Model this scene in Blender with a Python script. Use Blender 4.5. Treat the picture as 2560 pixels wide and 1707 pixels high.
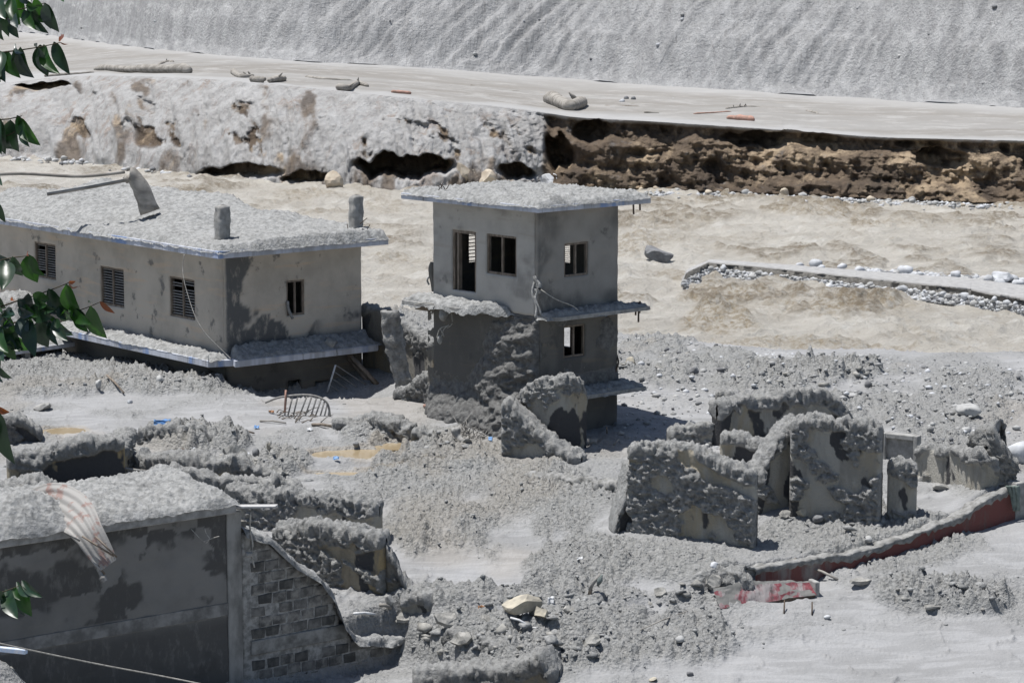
import bpy, bmesh, math, random
import numpy as np
from math import radians, sin, cos, tan, atan, atan2, pi, sqrt, exp
from mathutils import Vector

for o in list(bpy.data.objects):
    bpy.data.objects.remove(o)
scene = bpy.context.scene
COL = scene.collection

# ------------------------------------------------------------------ camera
H = 14.0
FPX = 6500.0                       # focal length in photo pixels (2560 wide)
PITCH = atan((853.5 + 100) / FPX)
cam_d = bpy.data.cameras.new('camera'); cam = bpy.data.objects.new('camera', cam_d)
COL.objects.link(cam); scene.camera = cam
cam.location = (0, 0, H); cam.rotation_euler = (pi / 2 - PITCH, 0, 0)
cam_d.sensor_width = 36.0; cam_d.lens = FPX / 2560 * 36.0
cam_d.clip_start = 0.5; cam_d.clip_end = 2000

# ------------------------------------------------------------------ light
S = Vector((-0.30, 0.04, 1.0)).normalized()      # towards the sun
world = bpy.data.worlds.new('World'); scene.world = world; world.use_nodes = True
wn = world.node_tree.nodes; wl = world.node_tree.links
sky = wn.new('ShaderNodeTexSky'); sky.sky_type = 'NISHITA'; sky.sun_disc = False
sky.sun_elevation = math.asin(S.z); sky.sun_rotation = atan2(S.x, S.y) % (2 * pi)
wl.new(sky.outputs[0], wn['Background'].inputs[0]); wn['Background'].inputs[1].default_value = 0.072
sun_d = bpy.data.lights.new('sun', 'SUN'); sun = bpy.data.objects.new('sun', sun_d); COL.objects.link(sun)
sun_d.energy = 4.7; sun_d.angle = radians(0.5); sun_d.color = (1.0, 0.978, 0.945)
sun.rotation_euler = S.to_track_quat('Z', 'Y').to_euler(); sun.location = (0, 60, 60)
scene.view_settings.view_transform = 'Standard'; scene.view_settings.look = 'None'
scene.view_settings.gamma = 1; scene.view_settings.use_curve_mapping = False
scene.view_settings.exposure = 0.36

# ------------------------------------------------------------------ noise
_r = np.random.RandomState(7)
TAB = _r.rand(65536).astype(np.float32)
def _h(ix, iy, iz, s):
    return TAB[((ix * 73856093) ^ (iy * 19349663) ^ (iz * 83492791) ^ (s * 7919 + 12345)) & 65535]
def vn2(x, y, s=0):
    ix = np.floor(x).astype(np.int64); iy = np.floor(y).astype(np.int64)
    fx = x - ix; fy = y - iy
    fx = fx * fx * (3 - 2 * fx); fy = fy * fy * (3 - 2 * fy)
    a = _h(ix, iy, 0, s); b = _h(ix + 1, iy, 0, s); c = _h(ix, iy + 1, 0, s); d = _h(ix + 1, iy + 1, 0, s)
    return (a + (b - a) * fx) * (1 - fy) + (c + (d - c) * fx) * fy
def fb2(x, y, o=4, s=0, g=.5):
    t = 0; a = 1.; n = 0.; c, sn = 0.8, 0.6
    for k in range(o):
        t = t + a * vn2(x, y, s + k); n += a; a *= g
        x, y = (x * c - y * sn) * 2.05 + 3.1, (x * sn + y * c) * 2.05 + 1.7
    return t / n * 2 - 1
def vn3(x, y, z, s=0):
    ix = np.floor(x).astype(np.int64); iy = np.floor(y).astype(np.int64); iz = np.floor(z).astype(np.int64)
    fx = x - ix; fy = y - iy; fz = z - iz
    fx = fx * fx * (3 - 2 * fx); fy = fy * fy * (3 - 2 * fy); fz = fz * fz * (3 - 2 * fz)
    r = 0
    for dz in (0, 1):
        a = _h(ix, iy, iz + dz, s); b = _h(ix + 1, iy, iz + dz, s)
        c = _h(ix, iy + 1, iz + dz, s); d = _h(ix + 1, iy + 1, iz + dz, s)
        v = (a + (b - a) * fx) * (1 - fy) + (c + (d - c) * fx) * fy
        r = r + v * (fz if dz else (1 - fz))
    return r
def fb3(x, y, z, o=4, s=0, g=.5):
    t = 0; a = 1.; n = 0.
    for k in range(o):
        t = t + a * vn3(x, y, z, s + k); n += a; a *= g
        x, y, z = (x * .8 - y * .6) * 2.05 + 3.1, (x * .6 + y * .8) * 2.05 + 1.7, z * 2.05 + 5.3
    return t / n * 2 - 1
def clods(x, y, s=0, p=.5):
    """rounded lumps of random size on a jittered grid, 0..1"""
    ix = np.floor(x).astype(np.int64); iy = np.floor(y).astype(np.int64)
    r = np.zeros(x.shape, np.float32)
    for dx in (-1, 0, 1):
        for dy in (-1, 0, 1):
            cx = ix + dx; cy = iy + dy
            px = cx + _h(cx, cy, 1, s); py = cy + _h(cx, cy, 2, s)
            rad = .25 + .65 * _h(cx, cy, 3, s)
            d2 = ((x - px) ** 2 + (y - py) ** 2) / rad ** 2
            r = np.maximum(r, np.clip(1 - d2, 0, 1) ** p * (.4 + .6 * _h(cx, cy, 4, s)) * rad)
    return r
def sst(a, b, x):
    t = np.clip((x - a) / (b - a), 0, 1); return t * t * (3 - 2 * t)

# ------------------------------------------------------------------ surveying: photo pixel <-> place
CP, SP = cos(PITCH), sin(PITCH)
def ray(px, py):
    x = (px - 1280.) / FPX; y = -(py - 853.5) / FPX
    return np.array([x, CP + y * SP, -SP + y * CP])
def G(px, py, z):
    d = ray(px, py); t = (z - H) / d[2]
    return np.array([d[0] * t, d[1] * t, z])
def atY(px, py, Y):
    d = ray(px, py); t = Y / d[1]
    return np.array([d[0] * t, Y, H + d[2] * t])
def proj(X, Y, Z):
    dz = Z - H; zc = Y * CP - dz * SP; yc = Y * SP + dz * CP
    return 1280 + FPX * X / zc, 853.5 - FPX * yc / zc

PY = np.array([30, 50, 55, 60, 65, 70, 75, 80, 85, 90, 95, 100, 108, 130.])
PZ = np.array([-3.9, -3.5, -3.1, -2.4, -1.45, -.75, -.25, .05, .2, .1, -.25, -.6, -.9, -1.6])
SHX = np.array([-30, -4.5, 4.8, 10.2, 16.5, 30.]); SHY = np.array([112, 112, 104, 98.5, 95.5, 94.])
WA = G(0, 1365, 1.17)[:2]; WB = G(589, 1277, 1.17)[:2]           # line of the front-left building wall
WD = (WB - WA) / np.linalg.norm(WB - WA); WN = np.array([WD[1], -WD[0]])   # WN points to the camera side
_r2 = ray(1035, 1612)[:2]; _t2 = (WA @ WN) / (_r2 @ WN); AWE = float((_r2 * _t2 - WA) @ WD)
RA = G(1840, 1490, -1.75)[:2]; RB = G(2330, 1352, -1.15)[:2]
RD = (RB - RA) / np.linalg.norm(RB - RA); RN = np.array([RD[1], -RD[0]])
PUD = [(150, 1077, 60, 12), (880, 1133, 105, 17), (985, 1106, 62, 14), (850, 1184, 85, 8), (945, 1168, 45, 6), (1060, 1159, 60, 5)]
RWP = [(1838, 1488, 1424), (1900, 1484, 1418), (2000, 1462, 1404), (2100, 1436, 1388), (2200, 1404, 1364), (2300, 1376, 1330), (2400, 1342, 1292), (2480, 1318, 1238), (2540, 1296, 1212)]
_q = []
for _a, _b, _c in RWP:
    for _y in (_b, _c):
        _r3 = ray(_a, _y); _t3 = (RA @ RN) / (_r3[:2] @ RN); _p = _r3 * _t3; _q.append(((_p[:2] - RA) @ RD, H + _p[2]))
RAL = np.array([q[0] for q in _q[::2]]); RBZ = np.array([q[1] for q in _q[::2]]); RTZ = np.array([q[1] for q in _q[1::2]])
def zg0(X, Y):
    z = np.interp(Y, PY, PZ)
    z = z + .18 * fb2(X / 7., Y / 6., 2, 50) * sst(45, 60, Y)
    z = z - 1.0 * np.exp(-((X + 6.2) / 2.9) ** 2 - ((Y - 85.6) / 2.3) ** 2)      # hollow under the long house and the link wall
    # plot held up behind the red wall
    sd = (X - RA[0]) * RN[0] + (Y - RA[1]) * RN[1]
    al = (X - RA[0]) * RD[0] + (Y - RA[1]) * RD[1]
    up = (1 - sst(-.45, -.2, sd)) * sst(-2.2, .0, al) * (1 - sst(68, 75, Y))
    zb_ = (np.interp(al, RAL, RTZ) - .06) * (1 - sst(0, 4.5, -sd)) + (z + .42) * sst(0, 4.5, -sd)
    z = z * (1 - up) + zb_ * up
    fl = sst(-.45, -.2, sd) * (1 - sst(.6, 3.2, sd)) * sst(-1.5, .3, al) * (Y < 72)
    z = z * (1 - fl) + (np.interp(al, RAL, RBZ) - .03) * fl
    # front-left pit before the building
    sw = (X - WA[0]) * WN[0] + (Y - WA[1]) * WN[1]
    aw = (X - WA[0]) * WD[0] + (Y - WA[1]) * WD[1]
    pit = sst(-.25, .1, sw) * (1 - sst(AWE - .9, AWE + .3, aw))
    zp = -3.0 + 2.15 * np.exp(-(((X + 11.6) / 1.7) ** 2 + ((Y - 54.2) / 1.3) ** 2) ** 1.3) - .35 * sst(4, 9, aw)
    z = z * (1 - pit) + zp * pit
    # bank drops into the river
    sy = np.interp(X, SHX, SHY) + 1.2 * fb2(X / 3., X * 0 + 4, 3, 9)
    k = sst(-3, 2.5, Y - sy)
    z = z * (1 - k) + (-2.2) * k
    return z
def hit(px, py, z0=None):
    """where the line of sight through a photo pixel meets the ground"""
    d = ray(px, py); z = 0.
    t = np.arange(44, 118, .1)
    X = d[0] * t / d[1]; Z = H + d[2] * t / d[1]
    g = zg0(X, t); i = np.argmax(Z <= g)
    a = t[i - 1]; f0 = Z[i - 1] - g[i - 1]; f1 = g[i] - Z[i]
    y = a + .1 * f0 / max(f0 + f1, 1e-6)
    return np.array([d[0] * y / d[1], y, H + d[2] * y / d[1]])
PUDW = []
for (cx, cy, rx, ry) in PUD:
    c = hit(cx, cy); r = hit(cx + rx, cy); b = hit(cx, cy - ry)
    PUDW.append((c, abs(r[0] - c[0]), abs(b[1] - c[1])))
for i_, j_ in ((1, 2), (3, 4), (4, 5)):
    zz_ = min(PUDW[i_][0][2], PUDW[j_][0][2]); PUDW[i_][0][2] = zz_; PUDW[j_][0][2] = zz_
PUDW[3][0][2] = PUDW[5][0][2]
def zg(X, Y):
    z = zg0(X, Y)
    for c, rx, ry in PUDW:
        q = ((X - c[0]) / rx) ** 2 + ((Y - c[1]) / ry) ** 2
        m = 1 - sst(1.5, 6., q)
        z = z * (1 - m) + c[2] * m
    return z

# ------------------------------------------------------------------ mesh helpers
def setprops(o, label=None, cat=None, group=None, kind=None):
    if label: o['label'] = label
    if cat: o['category'] = cat
    if group: o['group'] = group
    if kind: o['kind'] = kind
    return o
def link(name, me, mat=None, parent=None, smooth=True):
    if mat is not None and len(me.materials) == 0: me.materials.append(mat)
    if smooth and len(me.polygons): me.polygons.foreach_set('use_smooth', np.ones(len(me.polygons), bool))
    o = bpy.data.objects.new(name, me); COL.objects.link(o)
    if parent is not None: o.parent = parent
    return o
def mesh_np(name, V, F, attrs=None):
    """V (n,3), F (m,3 or 4)"""
    me = bpy.data.meshes.new(name)
    V = np.asarray(V, np.float32); F = np.asarray(F, np.int32); k = F.shape[1]
    me.vertices.add(len(V)); me.vertices.foreach_set('co', V.ravel())
    me.loops.add(F.size); me.loops.foreach_set('vertex_index', F.ravel())
    me.polygons.add(len(F)); me.polygons.foreach_set('loop_start', np.arange(0, F.size, k, dtype=np.int32))
    me.polygons.foreach_set('loop_total', np.full(len(F), k, np.int32))
    me.update(calc_edges=True)
    for n, a in (attrs or {}).items():
        at = me.attributes.new(n, 'FLOAT', 'POINT'); at.data.foreach_set('value', np.asarray(a, np.float32).ravel())
    return me
def gridF(ny, nx, closed=False):
    i = np.arange(ny - 1)[:, None]; j = np.arange(nx if closed else nx - 1)[None, :]; j2 = (j + 1) % nx
    return np.stack([i * nx + j, i * nx + j2, (i + 1) * nx + j2, (i + 1) * nx + j], -1).reshape(-1, 4)
class MB:
    """collects simple pieces into one mesh"""
    def __init__(s): s.v = []; s.f = []
    def add(s, V, F):
        b = len(s.v); s.v += [tuple(map(float, p)) for p in V]; s.f += [tuple(int(q) + b for q in f) for f in F]
    def hexa(s, a):                      # 8 corners: bottom 4 ccw, top 4 ccw
        s.add(a, [(0, 3, 2, 1), (4, 5, 6, 7), (0, 1, 5, 4), (1, 2, 6, 5), (2, 3, 7, 6), (3, 0, 4, 7)])
    def box(s, x0, x1, y0, y1, z0, z1):
        s.hexa([(x0, y0, z0), (x1, y0, z0), (x1, y1, z0), (x0, y1, z0), (x0, y0, z1), (x1, y0, z1), (x1, y1, z1), (x0, y1, z1)])
    def tube(s, pts, rads, n=8, cap=True, wob=0., seed=1, sq=1.):
        pts = [Vector(p) for p in pts]; rs = rads if hasattr(rads, '__len__') else [rads] * len(pts)
        rr = random.Random(seed); b = len(s.v); ref = Vector((0.13, .07, 1))
        for i, p in enumerate(pts):
            t = (pts[min(i + 1, len(pts) - 1)] - pts[max(i - 1, 0)]).normalized()
            a = t.cross(ref)
            if a.length < .1: a = t.cross(Vector((1, 0, 0)))
            a.normalize(); c = t.cross(a)
            for k in range(n):
                th = 2 * pi * k / n; r = rs[i] * (1 + wob * (rr.random() - .5))
                q = p + a * cos(th) * r + c * sin(th) * r * sq
                s.v.append(tuple(q))
        for i in range(len(pts) - 1):
            for k in range(n):
                k2 = (k + 1) % n
                s.f.append((b + i * n + k, b + i * n + k2, b + (i + 1) * n + k2, b + (i + 1) * n + k))
        if cap:
            s.f.append(tuple(b + k for k in range(n))[::-1]); e = b + (len(pts) - 1) * n
            s.f.append(tuple(e + k for k in range(n)))
    def build(s, name, mat=None, parent=None, smooth=False, bevel=0):
        me = bpy.data.meshes.new(name); me.from_pydata(s.v, [], s.f); me.update()
        o = link(name, me, mat, parent, smooth)
        if bevel:
            m = o.modifiers.new('bevel', 'BEVEL'); m.width = bevel; m.segments = 2; m.limit_method = 'ANGLE'
        return o
def empty(name, loc, label, cat, group=None):
    o = bpy.data.objects.new(name, None); COL.objects.link(o); o.location = [float(q) for q in loc]
    o.empty_display_size = .3
    return setprops(o, label, cat, group)
def adopt(child, root):
    """parent a mesh made in world coordinates"""
    child.parent = root
    child.location = [-q for q in root.location]
    return child
def smooth_path(pts, n):
    P = np.array([[float(q) for q in p] for p in pts]); m = len(P)
    if m == 2: return [P[0] + (P[1] - P[0]) * k / (n - 1) for k in range(n)]
    out = []
    for k in range(n):
        u = k / (n - 1) * (m - 1); i = min(int(u), m - 2); f = u - i
        p0 = P[max(i - 1, 0)]; p1 = P[i]; p2 = P[i + 1]; p3 = P[min(i + 2, m - 1)]
        out.append(.5 * ((2 * p1) + (p2 - p0) * f + (2 * p0 - 5 * p1 + 4 * p2 - p3) * f * f + (3 * p1 - p0 - 3 * p2 + p3) * f ** 3))
    return out

# ------------------------------------------------------------------ materials
class NT:
    def __init__(s, name, rough=.92, spec=.15):
        s.m = bpy.data.materials.new(name); s.m.use_nodes = True; s.t = s.m.node_tree; s.n = s.t.nodes; s.l = s.t.links
        s.b = s.n['Principled BSDF']; s.b.inputs['Roughness'].default_value = rough
        s.b.inputs['Specular IOR Level'].default_value = spec
        s.tc = s.n.new('ShaderNodeTexCoord'); s.co = s.tc.outputs['Object']
    def _in(s, sock, v):
        if isinstance(v, bpy.types.NodeSocket): s.l.new(v, sock)
        elif isinstance(v, tuple): sock.default_value = v if len(v) == 4 or sock.type == 'VECTOR' else (*v, 1)
        else: sock.default_value = v
    def geo(s): 
        g = s.n.new('ShaderNodeNewGeometry'); return g.outputs['Position']
    def attr(s, name):
        a = s.n.new('ShaderNodeAttribute'); a.attribute_name = name; return a.outputs['Fac']
    def mapping(s, co, scale=(1, 1, 1), rot=(0, 0, 0)):
        m = s.n.new('ShaderNodeMapping'); s.l.new(co, m.inputs[0]); m.inputs['Scale'].default_value = scale
        m.inputs['Rotation'].default_value = rot; return m.outputs[0]
    def noise(s, co, scale, detail=4, rough=.55, dist=0.):
        n = s.n.new('ShaderNodeTexNoise'); s.l.new(co, n.inputs['Vector']); n.inputs['Scale'].default_value = scale
        n.inputs['Detail'].default_value = detail; n.inputs['Roughness'].default_value = rough
        n.inputs['Distortion'].default_value = dist; return n.outputs['Fac']
    def vor(s, co, scale, feat='F1', out='Distance'):
        n = s.n.new('ShaderNodeTexVoronoi'); s.l.new(co, n.inputs['Vector']); n.inputs['Scale'].default_value = scale
        n.feature = feat; return n.outputs[out]
    def ramp(s, f, a, b, lo=0., hi=1.):
        m = s.n.new('ShaderNodeMapRange'); s.l.new(f, m.inputs[0]); m.interpolation_type = 'SMOOTHSTEP'
        for i, v in enumerate((a, b, lo, hi)): m.inputs[i + 1].default_value = v
        return m.outputs[0]
    def math(s, op, a, b=0.):
        m = s.n.new('ShaderNodeMath'); m.operation = op; s._in(m.inputs[0], a); s._in(m.inputs[1], b); return m.outputs[0]
    def mix(s, f, a, b):
        m = s.n.new('ShaderNodeMix'); m.data_type = 'RGBA'; s._in(m.inputs[0], f); s._in(m.inputs[6], a); s._in(m.inputs[7], b)
        return m.outputs[2]
    def col(s, c): s._in(s.b.inputs['Base Color'], c)
    def bump(s, h, strength=.5, dist=.02):
        b = s.n.new('ShaderNodeBump'); b.inputs['Strength'].default_value = strength; b.inputs['Distance'].default_value = dist
        s.l.new(h, b.inputs['Height']); s.l.new(b.outputs[0], s.b.inputs['Normal'])

def m_ground():
    t = NT('silt_ground'); c = t.geo()
    big = t.noise(c, .35, 5); fine = t.noise(c, 9, 5, .65); str_ = t.noise(t.mapping(c, (.5, 2.2, 1)), 1.2, 6, .6, .6)
    silt = t.attr('silt'); rough = t.attr('rough')
    a = t.mix(t.ramp(big, .3, .7), (.225, .225, .225), (.285, .285, .287))
    a = t.mix(t.ramp(str_, .45, .62, 0, .6), a, (.335, .336, .34))
    b = t.mix(t.ramp(fine, .3, .7), (.235, .236, .23), (.36, .36, .352))
    col = t.mix(silt, b, a)
    col = t.mix(t.ramp(t.noise(t.mapping(c, (1, 1.6, 1)), .9, 6, .7), .6, .75, 0, .45), col, (.16, .155, .148))
    col = t.mix(t.ramp(t.vor(c, 5.5), .0, .10, .55, 0), col, (.62, .62, .61))
    col = t.mix(t.attr('tan'), col, (.33, .27, .19))
    t.col(col)
    h = t.math('ADD', t.noise(c, 14, 6, .7), t.math('MULTIPLY', t.vor(c, 11), .6))
    b = t.n.new('ShaderNodeBump'); b.inputs['Distance'].default_value = .10
    t.l.new(t.ramp(rough, 0, 1, .35, 1.), b.inputs['Strength']); t.l.new(h, b.inputs['Height']); t.l.new(b.outputs[0], t.b.inputs['Normal'])
    return t.m
def m_mud(name='dried_mud', a=(.21, .211, .206), b=(.365, .366, .36), s=1.):
    t = NT(name); c = t.geo()
    n = t.noise(c, 5 * s, 6, .65)
    col = t.mix(t.ramp(n, .32, .68), a, b)
    col = t.mix(t.ramp(t.noise(c, 1.1, 4), .55, .75, 0, .5), col, tuple(q * .62 for q in a))
    t.col(col); t.bump(t.math('ADD', t.noise(c, 13, 7, .75), t.math('MULTIPLY', t.vor(c, 10), .5)), .8, .06)
    return t.m
def m_ruin(name='mud_caked_plaster', plaster=(.42, .405, .365), tan_=(.40, .345, .25), mud=(.20, .198, .19), mud2=(.37, .368, .358)):
    """plaster under mud: attribute mud = thickness of the cake, film = wet smear, ochre = stained"""
    t = NT(name); c = t.geo(); z = t.mapping(c, (1, 1, .28))
    p = t.mix(t.ramp(t.noise(z, 2.6, 5, .6), .42, .66), plaster, tuple(q * .72 for q in plaster))
    p = t.mix(t.math('MULTIPLY', t.attr('ochre'), t.ramp(t.noise(z, 3.3, 5, .6), .35, .6)), p, tan_)
    p = t.mix(t.attr('film'), p, (.075, .075, .078))
    top = t.attr('cap')
    md = t.mix(t.ramp(t.noise(c, 6, 5, .65), .3, .7), mud, mud2)
    md = t.mix(top, md, t.mix(t.ramp(t.noise(c, 7, 5, .65), .3, .7), (.21, .21, .205), (.36, .36, .352)))
    t.col(t.mix(t.ramp(t.attr('mud'), .3, .5), p, md))
    t.bump(t.math('ADD', t.noise(c, 18, 6, .7), t.math('MULTIPLY', t.noise(c, 8, 5, .7), .9)), .9, .08)
    return t.m
def m_plain(name, a, b=None, scale=6, rough=.9, bump=.4, spec=.2, stretch=(1, 1, 1)):
    t = NT(name, rough, spec); c = t.mapping(t.geo(), stretch); b = b or tuple(q * .7 for q in a)
    t.col(t.mix(t.ramp(t.noise(c, scale, 5, .6), .35, .65), a, b))
    if bump: t.bump(t.noise(c, scale * 3, 5, .65), bump, .02)
    return t.m
def m_wall(name, base, dark, tan_, u=1.):
    """painted render with streaks, damp and other dark patches (attribute film) and warm rubbed bands"""
    t = NT(name, .85); c = t.geo(); hz = t.mapping(c, (.35, .35, 3.0))
    p = t.mix(t.ramp(t.noise(c, .8, 5, .6), .35, .7), base, tuple(q * .78 for q in base))
    p = t.mix(t.ramp(t.noise(hz, 1.6, 5, .6), .52, .72, 0, .55), p, tan_)
    p = t.mix(t.ramp(t.noise(c, 1.3, 6, .62), .60, .68, 0, .75), p, dark)
    p = t.mix(t.math('MULTIPLY', t.attr('film'), t.ramp(t.noise(t.mapping(c, (1, 1, .45)), 4, 6, .7), .30, .50, .35, 1)), p, dark)
    t.col(p); t.bump(t.noise(c, 14, 6, .6), .3, .03)
    return t.m
def m_fascia():
    t = NT('painted_slab_edge', .8); c = t.geo(); v = t.mapping(c, (1, 1, .15))
    p = t.mix(t.ramp(t.noise(v, 2.2, 4, .6), .4, .6), (.50, .52, .58), (.36, .37, .40))
    p = t.mix(t.ramp(t.noise(v, 1.1, 3, .55), .56, .66, 0, .8), p, (.20, .29, .50))
    p = t.mix(t.ramp(t.noise(v, 6, 4, .7), .58, .68, 0, .8), p, (.15, .15, .15))
    t.col(p); t.bump(t.noise(c, 15, 4), .3, .02); return t.m
def m_water():
    t = NT('silty_river_water', .28, .5); c = t.geo(); tur = t.attr('turb'); cr = t.attr('crest')
    fl = t.mapping(c, (.16, .30, 1), (0, 0, radians(-6))); sh = t.mapping(c, (.55, .42, 1), (0, 0, radians(-10)))
    p = t.mix(t.ramp(t.noise(fl, 1., 5, .6, .8), .35, .65), (.475, .44, .38), (.575, .54, .475))
    p = t.mix(t.ramp(t.noise(sh, 1.2, 7, .72, .6), .52, .66, 0, .65), p, (.69, .665, .61))  # pale streaks: foam, with white glint lines put into the colour
    p = t.mix(t.ramp(t.noise(sh, 1.9, 7, .75, .4), .565, .66, 0, .7), p, (.37, .315, .24))
    p = t.mix(t.math('MULTIPLY', tur, t.ramp(t.noise(c, 2.6, 7, .8), .42, .58)), p, (.33, .27, .185))
    p = t.mix(t.math('MULTIPLY', cr, t.ramp(t.noise(c, 3., 5, .75), .40, .55, .2, 1)), p, (.24, .195, .135))
    t.col(p); t.bump(t.math('ADD', t.noise(sh, 2.4, 9, .75), t.math('MULTIPLY', t.noise(c, 2.2, 6, .75), .6)), 1., .40)
    return t.m
def m_cliff():
    t = NT('eroded_earth_bank', .95, .05); c = t.geo()
    e = t.attr('earth'); v = t.mapping(c, (1, 1, .35), (0, radians(12), 0))
    br = t.mix(t.ramp(t.noise(c, .28, 6, .65), .35, .65), (.215, .165, .12), (.10, .08, .065))
    br = t.mix(t.ramp(t.noise(c, .16, 6, .7), .50, .62, 0, .9), br, (.50, .39, .27))
    br = t.mix(t.ramp(t.noise(c, .9, 6, .7), .58, .7, 0, .6), br, (.24, .23, .22))
    gr = t.mix(t.ramp(t.noise(v, .8, 6, .65), .35, .65), (.44, .435, .43), (.34, .333, .325))
    gr = t.mix(t.ramp(t.noise(t.mapping(c, (1, 1, .16), (0, radians(16), 0)), .9, 6, .7), .52, .68, 0, .6), gr, (.25, .22, .20))
    gr = t.mix(t.ramp(t.noise(v, .45, 6, .7), .55, .66, 0, .7), gr, (.30, .25, .215))
    gr = t.mix(t.ramp(t.vor(c, 1.7), .03, .12, .6, 0), gr, (.6, .59, .57))
    t.col(t.mix(e, gr, br)); t.bump(t.math('ADD', t.math('MULTIPLY', t.noise(c, 1.6, 9, .75), t.ramp(e, 0, 1, .45, 1.)), t.noise(t.mapping(c, (1, 1, .18), (0, radians(16), 0)), 1.5, 7, .7)), 1., .4)
    return t.m
def m_flat():
    t = NT('terrace_silt', .8, .2); c = t.geo(); f = t.mapping(c, (.12, .5, 1), (0, 0, radians(-8)))
    p = t.mix(t.ramp(t.noise(f, .25, 6, .6, .5), .35, .65), (.215, .202, .184), (.265, .257, .244))
    p = t.mix(t.ramp(t.noise(c, .35, 7, .75), .48, .66, 0, .7), p, (.36, .352, .34))
    p = t.mix(t.ramp(t.noise(c, .7, 7, .75), .57, .68, 0, .6), p, (.26, .23, .195))
    p = t.mix(t.math('MULTIPLY', t.attr('wash'), .75), p, (.35, .348, .345))
    t.col(p); t.bump(t.noise(c, 1.5, 6, .7), .3, .1); return t.m
def m_hill():
    t = NT('silt_hillside', .95, .05); c = t.geo()
    st = t.mapping(c, (1.0, .25, .16), (0, radians(-38), 0))
    hz = t.mapping(c, (.10, .1, 1.6))
    p = t.mix(t.ramp(t.noise(st, 1.1, 7, .65), .35, .68), (.31, .31, .312), (.43, .43, .43))
    p = t.mix(t.ramp(t.noise(hz, .9, 5, .6), .5, .7, 0, .45), p, (.47, .47, .472))
    p = t.mix(t.ramp(t.noise(st, .45, 6, .7), .62, .74, 0, .6), p, (.22, .215, .21))
    p = t.mix(t.ramp(t.noise(st, 3.6, 6, .75), .54, .66, 0, .65), p, (.26, .255, .25))
    p = t.mix(t.ramp(t.noise(c, 2.6, 6, .75), .58, .68, 0, .55), p, (.60, .60, .60))
    p = t.mix(t.ramp(t.vor(c, 2.2), .02, .11, .75, 0), p, (.66, .66, .66))
    p = t.mix(t.ramp(t.vor(c, 1.3), .02, .07, .6, 0), p, (.22, .2, .18))
    t.col(p); t.bump(t.math('ADD', t.noise(st, 2.2, 7, .7), t.noise(c, 3.5, 5, .7)), .95, .34); return t.m
def m_leaf(name, a, b, tr=.35):
    t = NT(name, .38, .5)
    t.col(t.mix(t.ramp(t.noise(t.geo(), 30, 3), .3, .7), a, b))
    tb = t.n.new('ShaderNodeBsdfTranslucent'); tb.inputs[0].default_value = (a[0] * 2.6, a[1] * 2.6, a[2] * 1.2, 1)
    mx = t.n.new('ShaderNodeMixShader'); mx.inputs[0].default_value = tr
    t.l.new(t.b.outputs[0], mx.inputs[1]); t.l.new(tb.outputs[0], mx.inputs[2])
    t.l.new(mx.outputs[0], t.n['Material Output'].inputs[0]); return t.m
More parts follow.
